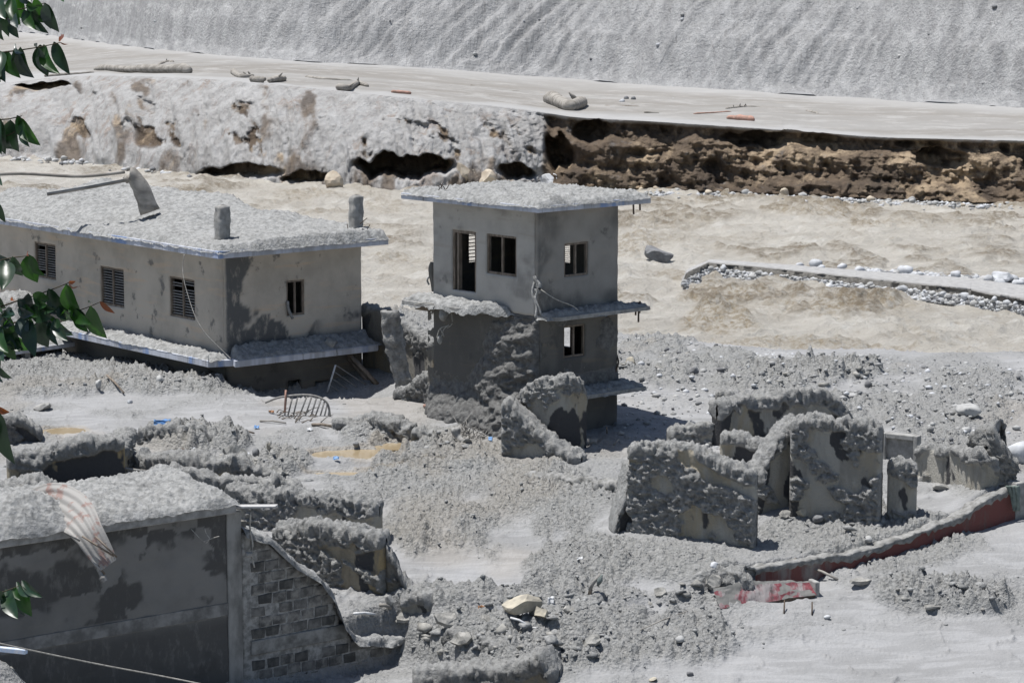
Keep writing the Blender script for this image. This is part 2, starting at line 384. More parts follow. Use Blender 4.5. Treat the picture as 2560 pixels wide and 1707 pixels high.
M = dict(
    mud_dark=m_mud('damp_mud', (.16, .158, .15), (.30, .298, .29)),
    ground=m_ground(), mud=m_mud(), ruin=m_ruin(),
    ruin_tan=m_ruin('mud_caked_ochre_plaster', (.36, .32, .25), (.40, .315, .185), (.18, .178, .17), (.33, .328, .315)),
    ruin_dark=m_ruin('mud_caked_dark_plaster', (.20, .19, .17), (.28, .23, .15), (.11, .108, .105), (.22, .218, .21)),
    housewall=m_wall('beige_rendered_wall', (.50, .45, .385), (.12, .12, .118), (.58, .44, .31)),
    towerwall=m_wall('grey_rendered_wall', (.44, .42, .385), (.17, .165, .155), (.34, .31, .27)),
    towerside=m_wall('darker_grey_rendered_wall', (.30, .285, .26), (.12, .116, .108), (.30, .27, .23)),  # darker copy of the grey render, for the right face
    towerdark=m_wall('dark_rendered_wall', (.155, .148, .135), (.085, .083, .08), (.21, .175, .13)),  # dark render for walls below the slabs, back walls and inner walls
    frontwall=m_wall('soot_and_mud_stained_wall', (.20, .195, .185), (.085, .083, .08), (.20, .19, .17)),
    fascia=m_fascia(), wood=m_plain('weathered_wood', (.24, .20, .165), (.14, .115, .09), 9, stretch=(1, 1, .3)),
    log=m_plain('bleached_driftwood', (.34, .32, .29), (.20, .185, .165), 3, stretch=(.4, 1, 1)),
    redwood=m_plain('reddish_stripped_wood', (.42, .25, .20), (.30, .2, .16), 3),
    concrete=m_plain('concrete', (.34, .335, .32), (.22, .215, .205), 4),
    concrete_tan=m_plain('broken_ochre_concrete', (.45, .41, .33), (.28, .26, .22), 3),
    stone=m_plain('river_stone', (.42, .42, .41), (.30, .30, .295), 2.5, .85, .5),
    stone_w=m_plain('pale_river_stone', (.52, .53, .55), (.38, .39, .40), 2.5, .85, .5),
    stone_d=m_plain('dark_river_stone', (.20, .205, .21), (.13, .13, .135), 2.5, .85, .5),
    stone_t=m_plain('tan_boulder', (.52, .46, .37), (.38, .32, .25), 1.2, .85, .7),
    red=None, water=m_water(), cliff=m_cliff(), flat=m_flat(), hill=m_hill(),
    puddle=m_plain('brown_puddle_water', (.30, .235, .145), (.34, .275, .18), .8, .12, 0, .6),
    slat=m_plain('dusty_louvre_slat', (.42, .39, .35), (.30, .27, .24), 9),
    metal=m_plain('mud_coated_metal', (.30, .29, .27), (.2, .19, .18), 12, .7, .3),
    rust=m_plain('rusty_iron', (.12, .09, .07), (.07, .055, .045), 12, .8, .3),
    cable=m_plain('dusty_cable', (.40, .385, .35), (.26, .25, .23), 12, .8, .2),
    blue=m_plain('blue_plastic', (.10, .24, .52), (.2, .33, .5), 6, .5, .1), white=m_plain('white_plastic', (.68, .69, .70), (.5, .5, .5), 8, .6, .2),
    orange=m_plain('orange_sheet', (.40, .20, .10), None, 6, .6, .1),
    leaf=m_leaf('dark_green_leaf', (.008, .026, .012), (.014, .040, .014), .12),
    leafl=m_leaf('bright_green_leaf', (.018, .060, .010), (.012, .042, .010), .30),
    leafb=m_leaf('glossy_blue_green_leaf', (.022, .042, .038), (.014, .03, .026), .1),
    leafr=m_leaf('young_red_leaf', (.16, .045, .018), (.10, .04, .02), .3),
    twig=m_plain('thin_brown_twig', (.06, .05, .03), None, 20, .8, 0),
)

# ================================================================== THE SETTING
# zones of broken ground: (photo x, y, half-width, half-height, strength) laid out on the real plain
Z_CLOD = [(1150, 1200, 300, 80, 1), (1270, 1300, 290, 105, 1), (1480, 1390, 190, 80, 1), (1640, 1420, 190, 36, .8), (250, 925, 420, 42, 1.),
          (560, 965, 330, 22, .8), (2150, 1350, 260, 70, .8), (2450, 1180, 160, 60, .6), (1350, 1195, 130, 50, 1), (640, 1230, 120, 25, .8), (1000, 1080, 170, 22, .5), (1130, 1130, 160, 30, .8)]
Z_HUM = [(1700, 915, 170, 42, .8), (1900, 960, 230, 36, .9), (2080, 938, 190, 20, 1.3), (1650, 880, 110, 25, .9), (2330, 1040, 300, 95, .7), (2150, 1010, 150, 40, .8),
         (1560, 1600, 230, 75, .9), (1300, 1640, 200, 60, 1.), (1120, 1600, 210, 60, 1.1), (1900, 1590, 180, 30, .35),
         (2380, 1500, 190, 34, 1.2), (2150, 1455, 110, 20, .5), (500, 1115, 150, 40, 1.2), (600, 1165, 160, 30, 1.), (1020, 1100, 130, 26, .7),
         (110, 975, 120, 22, .7), (400, 970, 130, 16, .6), (1300, 1500, 420, 26, .8), (1120, 1030, 120, 18, .5), (150, 1230, 260, 30, 1.2),
         (1000, 800, 120, 40, 1), (1400, 1420, 150, 20, .4), (1730, 1010, 120, 20, .3), (1180, 1165, 130, 16, .5), (80, 1660, 120, 40, .8), (930, 1570, 120, 30, .8)]
def zmask(px, py, zones, n):
    m = np.zeros_like(px)
    for cx, cy, rx, ry, a in zones:
        q = ((px - cx) / rx) ** 2 + ((py - cy) / ry) ** 2 + n * 1.9
        m = np.maximum(m, a * (1 - sst(.35, 1.35, q)))
    return m
def ground_grid():
    pys = np.linspace(1790, 735, 580); ys = []
    for p in pys:
        a = (p + 100) / FPX; ys.append(14.9 / tan(PITCH + atan((p - 853.5) / FPX)))
    ys = np.array([30., 36., 42.] + [y for y in ys if y > 43]); s = np.linspace(-.232, .232, 820)
    X = ys[:, None] * s[None, :]; Y = np.repeat(ys[:, None], len(s), 1)
    return X, Y
X, Y = ground_grid(); z = zg(X, Y); px, py = proj(X, Y, z)
nz = fb2(X / 1.6, Y / 3.2, 5, 20)
mc = np.clip(zmask(px, py, Z_CLOD, nz), 0, 1); mh = zmask(px, py, Z_HUM, nz)
SMOOTH = [(560, 1060, 470, 42, 1), (1180, 1400, 260, 62, 1), (1020, 1350, 160, 40, 1), (2150, 1640, 620, 85, 1), (1700, 1012, 210, 30, 1), (2250, 1430, 300, 26, .7), (850, 1040, 260, 26, .8), (780, 1500, 160, 40, .9), (2350, 1270, 170, 40, .6), (900, 1160, 180, 22, .9)]
smo = np.clip(zmask(px, py, SMOOTH, nz), 0, 1)
gen = (.16 + .55 * sst(-.2, .3, fb2(X / 2.6, Y / 4.5, 5, 33))) * (1 - .92 * smo)
gen = gen * (1 - sst(30, 70, np.abs(py - 1015) * 1.) * 0)
pud = np.zeros_like(z); PW = []
for c, rx, ry in PUDW:
    q = ((X - c[0]) / rx) ** 2 + ((Y - c[1]) / ry) ** 2 + .9 * fb2(X * 1.6, Y * 1.0, 4, 77)
    pud = np.maximum(pud, 1 - sst(.6, 1.15, q)); PW.append(q)
calm = 1 - np.clip(mc + mh, 0, 1)
d = .030 * fb2(X / .9, Y / 1.8, 4, 3) * calm + .012 * np.abs(fb2(X / .35, Y / 1.1, 3, 5)) * calm
# thin ridges left by the flow
rid = np.exp(-(fb2(X / 5., Y / 2.2, 3, 61) / .014) ** 2) + np.exp(-(fb2(X / 3., Y / 2.8, 3, 63) / .010) ** 2); d = d + .11 * rid * calm * vn2(X * 6, Y * 6, 4) + .05 * np.abs(fb2(X / 1.4, Y / .9, 4, 64)) * calm
cl = (.15 * np.abs(fb2(X * 2.2, Y * 2.0, 4, 67)) + .24 * np.abs(fb2(X * 5.2, Y * 4.8, 3, 68)) + .16 * np.abs(fb2(X * 10, Y * 9, 3, 62))) + clods(X * 5.5, Y * 5, 1, .8) * .07 + clods(X * 10, Y * 9, 2, .8) * .06
d = d + cl * mc * (.55 + .9 * vn2(X * .8, Y * .8, 6)) + .04 * fb2(X * 1.4, Y * 1.2, 3, 8) * mc
hm = (.5 + .5 * fb2(X * .9, Y * .75, 4, 12)) ** 1.3
d = d + mh * (.26 * hm + .42 * np.abs(fb2(X * 1.3, Y * 1.1, 5, 95)) + .34 * np.abs(fb2(X * 3.2, Y * 3.0, 4, 15)) + .20 * (.4 - np.abs(fb2(X * 6, Y * 5.6, 3, 96))) + .05 * clods(X * 10, Y * 9.5, 16, .8))
d = d + gen * calm * (.10 * np.abs(fb2(X * 2.2, Y * 1.9, 4, 69)) + .07 * clods(X * 3.4, Y * 3.0, 9) + .08 * clods(X * 8, Y * 7, 10))
d = d * (1 - pud) - .10 * pud
# rim of mud along the top of the red wall
sd = (X - RA[0]) * RN[0] + (Y - RA[1]) * RN[1]
d = d + .04 * np.exp(-((sd + .45) / .3) ** 2) * (fb2(X * 1.5, Y * 1.5, 3, 44) + .6) * (X > RA[0] - .5) * (Y < 76)
silt = np.clip(calm * 1.1 - gen * .9, 0, 1)
V = np.stack([X, Y, z + d], -1).reshape(-1, 3)
tan_ = .75 * (1 - sst(1.0, 1.9, np.min(PW, 0))) * (1 - pud) * .5 + .18 * sst(.25, .5, fb2(X / 4, Y / 5, 3, 91))
me = mesh_np('ground', V, gridF(*X.shape), dict(silt=silt, rough=np.clip(mc + mh + gen, 0, 1), tan=tan_))
setprops(link('mud_ground', me, M['ground']), kind='structure')
GV = (X, Y, z + d)

# coarse sheet of the valley floor under and around everything
n = 90; gx, gy = np.meshgrid(np.linspace(-700, 700, n), np.linspace(-250, 900, n))
gz = -4.6 + .4 * fb2(gx / 30, gy / 30, 3, 2); gz = np.where(gy < 25, gz - 3, gz)
me = mesh_np('valley', np.stack([gx, gy, gz], -1).reshape(-1, 3), gridF(n, n), dict(silt=gx * 0 + 1, rough=gx * 0, tan=gx * 0))
setprops(link('valley_floor', me, M['ground']), kind='structure')

for i, (c, rx, ry) in enumerate(PUDW):
    mb = MB(); zc = c[2] - .015
    ring = [(c[0] + rx * 1.12 * cos(a), c[1] + ry * 1.12 * sin(a), zc) for a in np.linspace(0, 2 * pi, 25)[:-1]]
    mb.add(ring, [tuple(range(24))])
    setprops(mb.build('puddle', M['puddle']), kind='structure')

# ------------------------------------------------------------------ river
T_TURB = [(2050, 530, 130, 26, 1), (2190, 565, 70, 12, 1), (2280, 565, 130, 14, .7), (1580, 620, 60, 26, .8), (1820, 742, 110, 26, 1), (2120, 768, 200, 26, 1), (1790, 808, 120, 34, 1),
          (1990, 862, 170, 16, .9), (2190, 875, 110, 10, .8), (480, 488, 140, 16, .9), (760, 492, 160, 14, .8), (985, 640, 90, 14, .8), (1780, 690, 140, 18, .7),
          (1500, 545, 60, 16, .6), (1640, 560, 120, 20, .6), (1480, 740, 60, 20, .7), (960, 520, 60, 20, .6), (1750, 600, 260, 12, .5), (820, 540, 100, 10, .6), (2450, 640, 150, 10, .4), (1900, 500, 300, 10, .5)]
ys = 15.2 / np.tan(PITCH + np.arctan((np.linspace(1000, 372, 340) - 853.5) / FPX)); ys = ys[(ys > 88)]
s = np.linspace(-.25, .235, 520); X = ys[:, None] * s[None, :]; Y = np.repeat(ys[:, None], len(s), 1)
px, py = proj(X, Y, X * 0 - 1.2)
tb = np.clip(zmask(px, py, T_TURB, fb2(X / 2.2, Y / 5., 4, 8) * .8), 0, 1)
tb = np.maximum(tb, .45 * sst(.22, .5, fb2(X / 5, Y / 7, 4, 18)))
rc = 1 - 2.2 * np.abs(fb2(X / 2.6 + Y / 14, Y / 2.6, 4, 54)); crest = sst(.45, .85, rc) * sst(-.05, .25, fb2(X / 7, Y / 9, 3, 55) + .25 * tb)
z = -1.2 + .22 * fb2(X / 6. + .3 * Y / 6, Y / 7., 3, 4) + .20 * fb2(X / 1.9, Y / 2.4, 5, 14)
rg = 1 - np.abs(fb2(X / 2.4 - Y / 9, Y / 3.4, 4, 24)) * 2
z = z + .20 * np.clip(rg, 0, 1) ** 3 + .20 * crest + .10 * np.abs(fb2(X / .8, Y / 1.0, 4, 56))
z = z + tb * (.16 * fb2(X / 1.1, Y / 1.6, 4, 34) + .50 * np.abs(fb2(X / .9, Y / 1.1, 5, 36)) + .20 * clods(X / .4, Y / .6, 37))
me = mesh_np('river', np.stack([X, Y, z], -1).reshape(-1, 3), gridF(*X.shape), dict(turb=tb, crest=crest))
setprops(link('river_water', me, M['water']), kind='structure')

# ------------------------------------------------------------------ far bank: eroded cliff, terrace, hillside
FOOT = np.array([[-420, 372], [0, 398], [150, 402], [330, 425], [480, 440], [620, 455], [800, 470], [1000, 480], [1200, 478], [1400, 472], [1600, 478], [1900, 488], [2250, 502], [2560, 515], [3000, 530]], float)
LIP = np.array([[-420, 190], [0, 212], [110, 195], [250, 188], [480, 195], [700, 212], [850, 228], [1000, 243], [1200, 262], [1360, 280], [1400, 292], [1600, 302], [1850, 318], [2050, 332], [2200, 344], [2560, 352], [3000, 362]], float)
BASE = np.array([[-420, 40], [0, 72], [300, 118], [700, 152], [1000, 167], [1400, 197], [1800, 227], [2100, 243], [2560, 272], [3000, 296]], float)
nu = 840; U = np.linspace(-400, 2960, nu)
fy = np.interp(U, FOOT[:, 0], FOOT[:, 1]); ly = np.interp(U, LIP[:, 0], LIP[:, 1]); by = np.interp(U, BASE[:, 0], BASE[:, 1])
fp = np.array([G(u, q, -1.25) for u, q in zip(U, fy)])
setb = np.interp(U, [-400, 0, 600, 1200, 1350, 1420, 3000], [13, 12, 9, 6, 4.0, 1.6, 1.4])
lp = []
for u, q, f, sb in zip(U, ly, fp, setb):
    dd = ray(u, q); yy = f[1] + sb; lp.append([dd[0] * yy / dd[1], yy, H + dd[2] * yy / dd[1]])
lp = np.array(lp)
kz = np.ones(41) / 41.; zl = np.convolve(np.pad(lp[:, 2], 20, 'edge'), kz, 'valid'); lp[:, 2] = zl
bp = np.array([G(u, q, max(min(zz + .25, 6.5), 3)) for u, q, zz in zip(U, by, zl)])
kk = np.ones(61) / 61.
for a in (0, 1, 2): bp[:, a] = np.convolve(np.pad(bp[:, a], 30, 'edge'), kk, 'valid') if a else bp[:, a]
right = sst(1352, 1385, U)            # sheer brown cliff to the right, washed slope to the left
nv = 125; v = np.linspace(-.12, 1, nv)[:, None]
Uc = U[None, :]; R = right[None, :]
prof = np.where(v < 0, v * .5, (1 - R) * v ** 1.25 + R * (v ** .85 * .75 + .25 * sst(0, 1, v)))
hz_ = lambda s_, o, sd: fb2(Uc / s_[0] + 0 * v, v * s_[1] + 0 * Uc, o, sd)
Xc = fp[None, :, 0] + (lp - fp)[None, :, 0] * prof; Yc = fp[None, :, 1] + (lp - fp)[None, :, 1] * prof
vz = np.clip(v, -.3, 1); vz = np.where(vz > 0, R * vz + (1 - R) * (.62 * np.abs(vz) ** .8 + .38 * (1 - np.abs(1 - vz) ** 2)), vz)
Zc = fp[None, :, 2] + (lp - fp)[None, :, 2] * vz
env = sst(0, .06, v) * (1 - sst(.90, 1.0, v))
big = fb2(Uc / 90., v * 2.2 + Uc / 400, 5, 71); mid = fb2(Uc / 28., v * 5, 5, 72); ridg = 1 - 2 * np.abs(fb2(Uc / 60. + v * .6, v * 2.4, 4, 73))
lay = fb2(Uc / 220., v * 9 + .4 * fb2(Uc / 50., v * 2, 3, 97), 3, 98)
dR = -1.2 * sst(-.05, .5, big) + .55 * ridg + .5 * mid + .45 * lay + .4 * fb2(Uc / 12., v * 9, 4, 99) + .9 * (1 - sst(.0, .35, v)) + .15
dR = dR - 1.2 * sst(.6, .9, v) * (1 - sst(.97, 1, v))     # undercut below the turf
fur = fb2((Uc + v * 60) / 16., v * 1.3, 4, 74)
fur2 = fb2((Uc + v * 40) / 7., v * .9, 4, 94); dL = .50 * fur + .34 * fur2 * (.4 + sst(-.2, .3, big)) + .45 * fb2(Uc / 90., v * 2.2, 4, 75) + .12 * mid
dent = sst(.24, .50, fb2(Uc / 55. + v, v * 3.4, 5, 76)) * sst(.12, .25, v) * (1 - sst(.62, .85, v)); dL = dL - .55 * dent
pyv = fy[None, :] + (ly - fy)[None, :] * v
def cave(cx, cy, rx, ry, dep):
    q = ((Uc - cx) / rx) ** 2 + ((pyv - cy + ry * .5 * fb2(Uc / 25., Uc * 0, 3, int(cx))) / ry) ** 2
    return -dep * (1 - sst(.6, 1.1, q))
dsum = (1 - R) * dL + R * dR
dv = dsum * env
for c_ in ((105, 228, 70, 17, 3), (600, 442, 110, 13, 2.5), (760, 454, 60, 11, 2.5), (1010, 440, 130, 24, 4.5), (1290, 448, 50, 14, 2.5), (1400, 380, 40, 45, 3), (1480, 330, 50, 30, 2.5), (1950, 350, 160, 22, 1.5), (2360, 400, 70, 26, 1.6)):
    dv = dv + cave(*c_)
# small frost of relief
dv = dv + .16 * fb2(Uc / 7., v * 18, 3, 78) * sst(0, .05, v) * (1 - .6 * sst(.9, 1., v))
Yc = Yc - dv; 
R2_ = sst(-12, 12, Uc - 1368 + 26 * fb2(v * 5, Uc / 60., 4, 100))
earth = np.clip(R2_ + (1 - R2_) * np.maximum(sst(.15, .6, dent) * sst(-.3, .15, fb2(Uc / 40., v * 3, 3, 79)), np.maximum(sst(1.2, 2.6, -dv + dsum * env), .8 * sst(.16, .40, fb2(Uc / 60., v * 2.4, 5, 80) + .30 * (1 - sst(.0, .45, v)) - .10))), 0, 1)
earth = earth * (1 - sst(.93, .985, v)) + .0
Zc = Zc + .25 * (1 - R) * fb2(Uc / 40., v * 4, 3, 81) * env
me = mesh_np('cliff', np.stack([Xc, Yc, Zc], -1).reshape(-1, 3), gridF(nv, nu), dict(earth=earth))
setprops(link('river_bank_cliff', me, M['cliff']), kind='structure')
# terrace flat
nf = 70; w = np.linspace(0, 1.03, nf)[:, None] ** 1.4
lipP = np.stack([Xc[-1], Yc[-1], Zc[-1]], -1)
P = lipP[None] * (1 - w[..., None]) + bp[None] * w[..., None]
P[..., 2] += (.10 * fb2(P[..., 0] / 6, P[..., 1] / 9, 4, 82) + .05 * fb2(P[..., 0] / 1.5, P[..., 1] / 4, 4, 83)) * sst(0, .05, w)
wn_ = .10 * fb2(P[..., 0] / 5, P[..., 1] / 12, 4, 84)
wash = np.clip(1 - sst(.03, .12, w + wn_) + .8 * sst(.72, .98, w + wn_), 0, 1) + 0 * P[..., 0]
me = mesh_np('terrace', P.reshape(-1, 3), gridF(nf, nu), dict(wash=wash))
setprops(link('silt_terrace', me, M['flat']), kind='structure')
# hillside rising behind
nh = 160; r_ = np.linspace(0, 1, nh)[:, None] ** 1.5 * 60
sl = .80 + 0 * r_
Xh = bp[None, :, 0] + 0 * r_; Yh = bp[None, :, 1] + r_; Zh = bp[None, :, 2] - .3 + r_ * (.30 + .55 * sst(0, 5, r_))
arc = np.concatenate([[0], np.cumsum(np.hypot(np.diff(bp[:, 0]), np.diff(bp[:, 1])))])[None, :]
fu = fb2((arc - r_ * .85) / .9, r_ / 12, 4, 85); fu2 = fb2((arc - r_ * .85) / .45, r_ / 6, 3, 86)
st = fb2(arc / 60, r_ / 1.3, 4, 87)
gul = np.exp(-(fb2((arc - r_ * .9) / 11., r_ / 30, 3, 88) / .03) ** 2)
Zh = Zh + (.42 * fu + .42 * fu2 + .30 * st - .30 * gul + .5 * fb2(arc / 14, r_ / 12, 3, 89)) * sst(.2, 4, r_) + .22 * fb2(arc / 2, r_ / 1.2, 4, 90) * sst(.3, 2, r_) * (1 - sst(5, 9, r_)) + .9 * np.abs(fb2(arc / 5., r_ / 4., 5, 92)) * (1 - sst(3, 9, r_))
me = mesh_np('hill', np.stack([Xh, Yh, Zh], -1).reshape(-1, 3), gridF(nh, nu))
setprops(link('hillside', me, M['hill']), kind='structure')

# ================================================================== BUILDERS FOR RUINS
def drape_sheet(name, A, B, C, D, z, hf, mat, parent, res=.06, drop=(.05, .16), seed=1, wob=.05):
    """mud lying on a slab with corners A B C D (xy, A->B front edge, D->C back edge), ragged and hanging over the rim"""
    A, B, C, D = [np.array(q[:2], float) for q in (A, B, C, D)]
    nx = max(8, int(np.linalg.norm(B - A) / res)); ny = max(8, int(np.linalg.norm(D - A) / res))
    s = np.linspace(0, 1, nx)[None, :]; t = np.linspace(0, 1, ny)[:, None]
    X = A[0] * (1 - s) * (1 - t) + B[0] * s * (1 - t) + C[0] * s * t + D[0] * (1 - s) * t
    Y = A[1] * (1 - s) * (1 - t) + B[1] * s * (1 - t) + C[1] * s * t + D[1] * (1 - s) * t
    ctr = (A + B + C + D) / 4
    L1 = np.linalg.norm(B - A); L2 = np.linalg.norm(D - A)
    e = np.minimum(np.minimum(s * L1, (1 - s) * L1), np.minimum(t * L2, (1 - t) * L2))
    Hh = hf(s * L1 + 0 * t, t * L2 + 0 * s, X, Y)
    Z = z + (Hh + .07 * np.abs(fb2(X * 1.8, Y * 1.6, 4, seed + 1)) + .09 * np.abs(fb2(X * 4.5, Y * 4.2, 3, seed + 2)) + .11 * np.abs(fb2(X * 8.5, Y * 8, 3, seed + 5)) + .04 * clods(X * 9, Y * 8.5, seed + 3, .8) + .03 * fb2(X * 2, Y * 2, 3, seed)) * (.35 + .65 * sst(0, .22, e))
    # rim: bulge outward, then fold down
    k = np.zeros_like(X)
    ij = np.minimum(np.minimum(np.arange(nx)[None, :], nx - 1 - np.arange(nx)[None, :]) + 0 * t, np.minimum(np.arange(ny)[:, None], ny - 1 - np.arange(ny)[:, None]) + 0 * s)
    rag = drop[0] + (drop[1] - drop[0]) * (np.clip(vn2(X * 3.3 + seed, Y * 3.3, seed) * .7 + vn2(X * 11, Y * 11, seed + 1) * .5, 0, 1)) ** 1.3
    out = .03 + wob * (vn2(X * 2.5, Y * 2.5, seed + 2))
    dx = X - ctr[0]; dy = Y - ctr[1]; L = np.hypot(dx, dy)
    push = np.where(ij == 0, out, np.where(ij == 1, out + .02, np.where(ij == 2, out * .6, 0)))
    X = X + dx / L * push; Y = Y + dy / L * push
    Z = np.where(ij == 0, z - rag, np.where(ij == 1, z - rag * .45, Z))
    me = mesh_np(name, np.stack([X, Y, Z], -1).reshape(-1, 3), gridF(ny, nx))
    return adopt(link(name, me, mat), parent) if parent else link(name, me, mat)

def slab(name, pts, z0, z1, mat, parent, bevel=.015):
    mb = MB(); n = len(pts)
    lo = [(p[0], p[1], z0) for p in pts]; hi = [(p[0], p[1], z1) for p in pts]
    area = sum(pts[i][0] * pts[(i + 1) % n][1] - pts[(i + 1) % n][0] * pts[i][1] for i in range(n))
    if area < 0: lo = lo[::-1]; hi = hi[::-1]
    mb.add(lo + hi, [tuple(range(n))[::-1], tuple(range(n, 2 * n))] + [(i, (i + 1) % n, n + (i + 1) % n, n + i) for i in range(n)])
    return adopt(mb.build(name, mat, bevel=bevel), parent)

class Frame:
    """vertical wall plane: origin O, direction d (u to the right seen from outside), outward normal n"""
    def __init__(s, O, d):
        s.O = np.array(O[:2], float); s.d = np.array(d[:2], float) / np.linalg.norm(d[:2]); s.n = np.array([s.d[1], -s.d[0]])
    def P(s, u, w, z):
        q = s.O + s.d * u + s.n * w; return (q[0], q[1], z)
    def uz(s, px, py):
        r = ray(px, py); t = (s.O @ s.n) / (r[:2] @ s.n); p = r[:2] * t
        return float((p - s.O) @ s.d), float(H + r[2] * t)
    def box(s, mb, u0, u1, w0, w1, z0, z1):
        mb.hexa([s.P(u0, w1, z0), s.P(u1, w1, z0), s.P(u1, w0, z0), s.P(u0, w0, z0), s.P(u0, w1, z1), s.P(u1, w1, z1), s.P(u1, w0, z1), s.P(u0, w0, z1)])

def holed_wall(name, fr, u0, u1, z0, z1, th, openings, mat, parent, film=None, cell=.09, rough=.010, seed=3, ztop=None):
    us = sorted(set([u0, u1] + [q for o in openings for q in (o[0], o[1]) if u0 < q < u1]))
    zs = sorted(set([z0, z1] + [q for o in openings for q in (o[2], o[3]) if z0 < q < z1]))
    def fill(a):
        out = []
        for i in range(len(a) - 1):
            k = max(1, int(round((a[i + 1] - a[i]) / cell))); out += [a[i] + (a[i + 1] - a[i]) * j / k for j in range(k)]
        return np.array(out + [a[-1]])
    us = fill(us); zs = fill(zs); nu_, nz_ = len(us), len(zs)
    uc = (us[1:] + us[:-1]) / 2; zc = (zs[1:] + zs[:-1]) / 2
    solid = np.ones((nz_ - 1, nu_ - 1), bool)
    for o in openings: solid &= ~((uc[None, :] > o[0]) & (uc[None, :] < o[1]) & (zc[:, None] > o[2]) & (zc[:, None] < o[3]))
    if ztop is not None: solid &= zc[:, None] < ztop(uc)[None, :]
    UU, ZZ = np.meshgrid(us, zs)
    ju = rough * 1.5 * fb3(UU * 5, ZZ * 5, UU * 0, 3, seed); jz = rough * 1.5 * fb3(UU * 5, ZZ * 5, UU * 0 + 9, 3, seed + 1)
    wf = rough * 2 * fb3(UU * 3, ZZ * 3, UU * 0 + 4, 4, seed + 2)
    def lay(w): 
        q = fr.O[None, None] + fr.d * (UU + ju)[..., None] + fr.n * (w + (wf if w > -.01 else 0))[..., None] if not np.isscalar(w) else None
        return q
    W0 = wf; W1 = -th + 0 * wf
    def pos(W): return np.concatenate([fr.O + fr.d * (UU + ju)[..., None] + fr.n * W[..., None], (ZZ + jz)[..., None]], -1).reshape(-1, 3)
    V = np.concatenate([pos(W0), pos(W1)]); N = nu_ * nz_; F = []
    idx = lambda i, j: i * nu_ + j
    for i in range(nz_ - 1):
        for j in range(nu_ - 1):
            if not solid[i, j]: continue
            a, b, c, d_ = idx(i, j), idx(i, j + 1), idx(i + 1, j + 1), idx(i + 1, j)
            F.append((a, b, c, d_)); F.append((N + a, N + d_, N + c, N + b))
            if i == 0 or not solid[i - 1, j]: F.append((a, N + a, N + b, b))
            if i == nz_ - 2 or not solid[i + 1, j]: F.append((d_, c, N + c, N + d_))
            if j == 0 or not solid[i, j - 1]: F.append((a, d_, N + d_, N + a))
            if j == nu_ - 2 or not solid[i, j + 1]: F.append((b, N + b, N + c, c))
    fm = np.zeros(UU.shape) if film is None else film(UU, ZZ)
    me = mesh_np(name, V, F, dict(film=np.concatenate([fm.ravel(), fm.ravel() * 0])))
    return adopt(link(name, me, mat, smooth=False), parent)

def mud_skin(name, fr, u0, u1, z0, z1, hf, mat, parent, res=.04):
    """thick mud stuck on a wall face; hf(u,z) -> thickness (negative = bare)"""
    nu_ = int((u1 - u0) / res) + 2; nz_ = int((z1 - z0) / res) + 2
    UU, ZZ = np.meshgrid(np.linspace(u0, u1, nu_), np.linspace(z0, z1, nz_))
    W = hf(UU, ZZ)
    P = np.concatenate([fr.O + fr.d * UU[..., None] + fr.n * W[..., None], ZZ[..., None]], -1).reshape(-1, 3)
    F = gridF(nz_, nu_); keep = (W.ravel()[F] > -.02).any(1); F = F[keep]
    me = mesh_np(name, P, F, dict(mud=np.clip(W.ravel() * 40, 0, 1), film=0 * W.ravel(), ochre=0 * W.ravel(), cap=0 * W.ravel()))
    return adopt(link(name, me, mat), parent)

def window(fr, u0, u1, z0, z1, parent, mull=True, slats=0, sides='lr', depth=-.06, pieces=14, mat=None, fw=.06, sash=.035, door=False, drop=None):
    mat = mat or M['wood']
    f = MB(); a, b = depth - .05, depth + .03
    fr.box(f, u0, u0 + fw, a, b, z0, z1); fr.box(f, u1 - fw, u1, a, b, z0, z1)
    fr.box(f, u0 + fw, u1 - fw, a, b, z1 - fw, z1)
    if not door: fr.box(f, u0 + fw, u1 - fw, a, b + .01, z0, z0 + fw)
    um = (u0 + u1) / 2
    if mull: fr.box(f, um - sash, um + sash, a + .01, b - .005, z0 + fw, z1 - fw)
    w = adopt(f.build('window' if not door else 'door_frame', mat, bevel=.006), parent)
    if slats:
        bays = [(u0 + fw, um - sash), (um + sash, u1 - fw)] if mull else [(u0 + fw, u1 - fw)]
        sm = None; rr = random.Random(int(u0 * 100) + int(z0 * 77))
        for q0, q1 in bays:
            for k in range(pieces):
                if rr.random() < .07: continue
                zz = z0 + fw + (z1 - z0 - 2 * fw) * (k + .5) / pieces; hh = (z1 - z0 - 2 * fw) / pieces * .62
                m = MB(); sk = (rr.random() - .5) * .02; ww = a + .015
                m.hexa([fr.P(q0 - .01, ww + .02, zz - hh * .33), fr.P(q1 + .01, ww + .02, zz - hh * .33 + sk), fr.P(q1 + .01, ww + .008, zz - hh * .33 + sk), fr.P(q0 - .01, ww + .008, zz - hh * .33),
                        fr.P(q0 - .01, ww - .02, zz + hh * .2), fr.P(q1 + .01, ww - .02, zz + hh * .2 + sk), fr.P(q1 + .01, ww - .032, zz + hh * .2 + sk), fr.P(q0 - .01, ww - .032, zz + hh * .2)])
                o = m.build('slat', M['slat']); o.parent = w
    return w

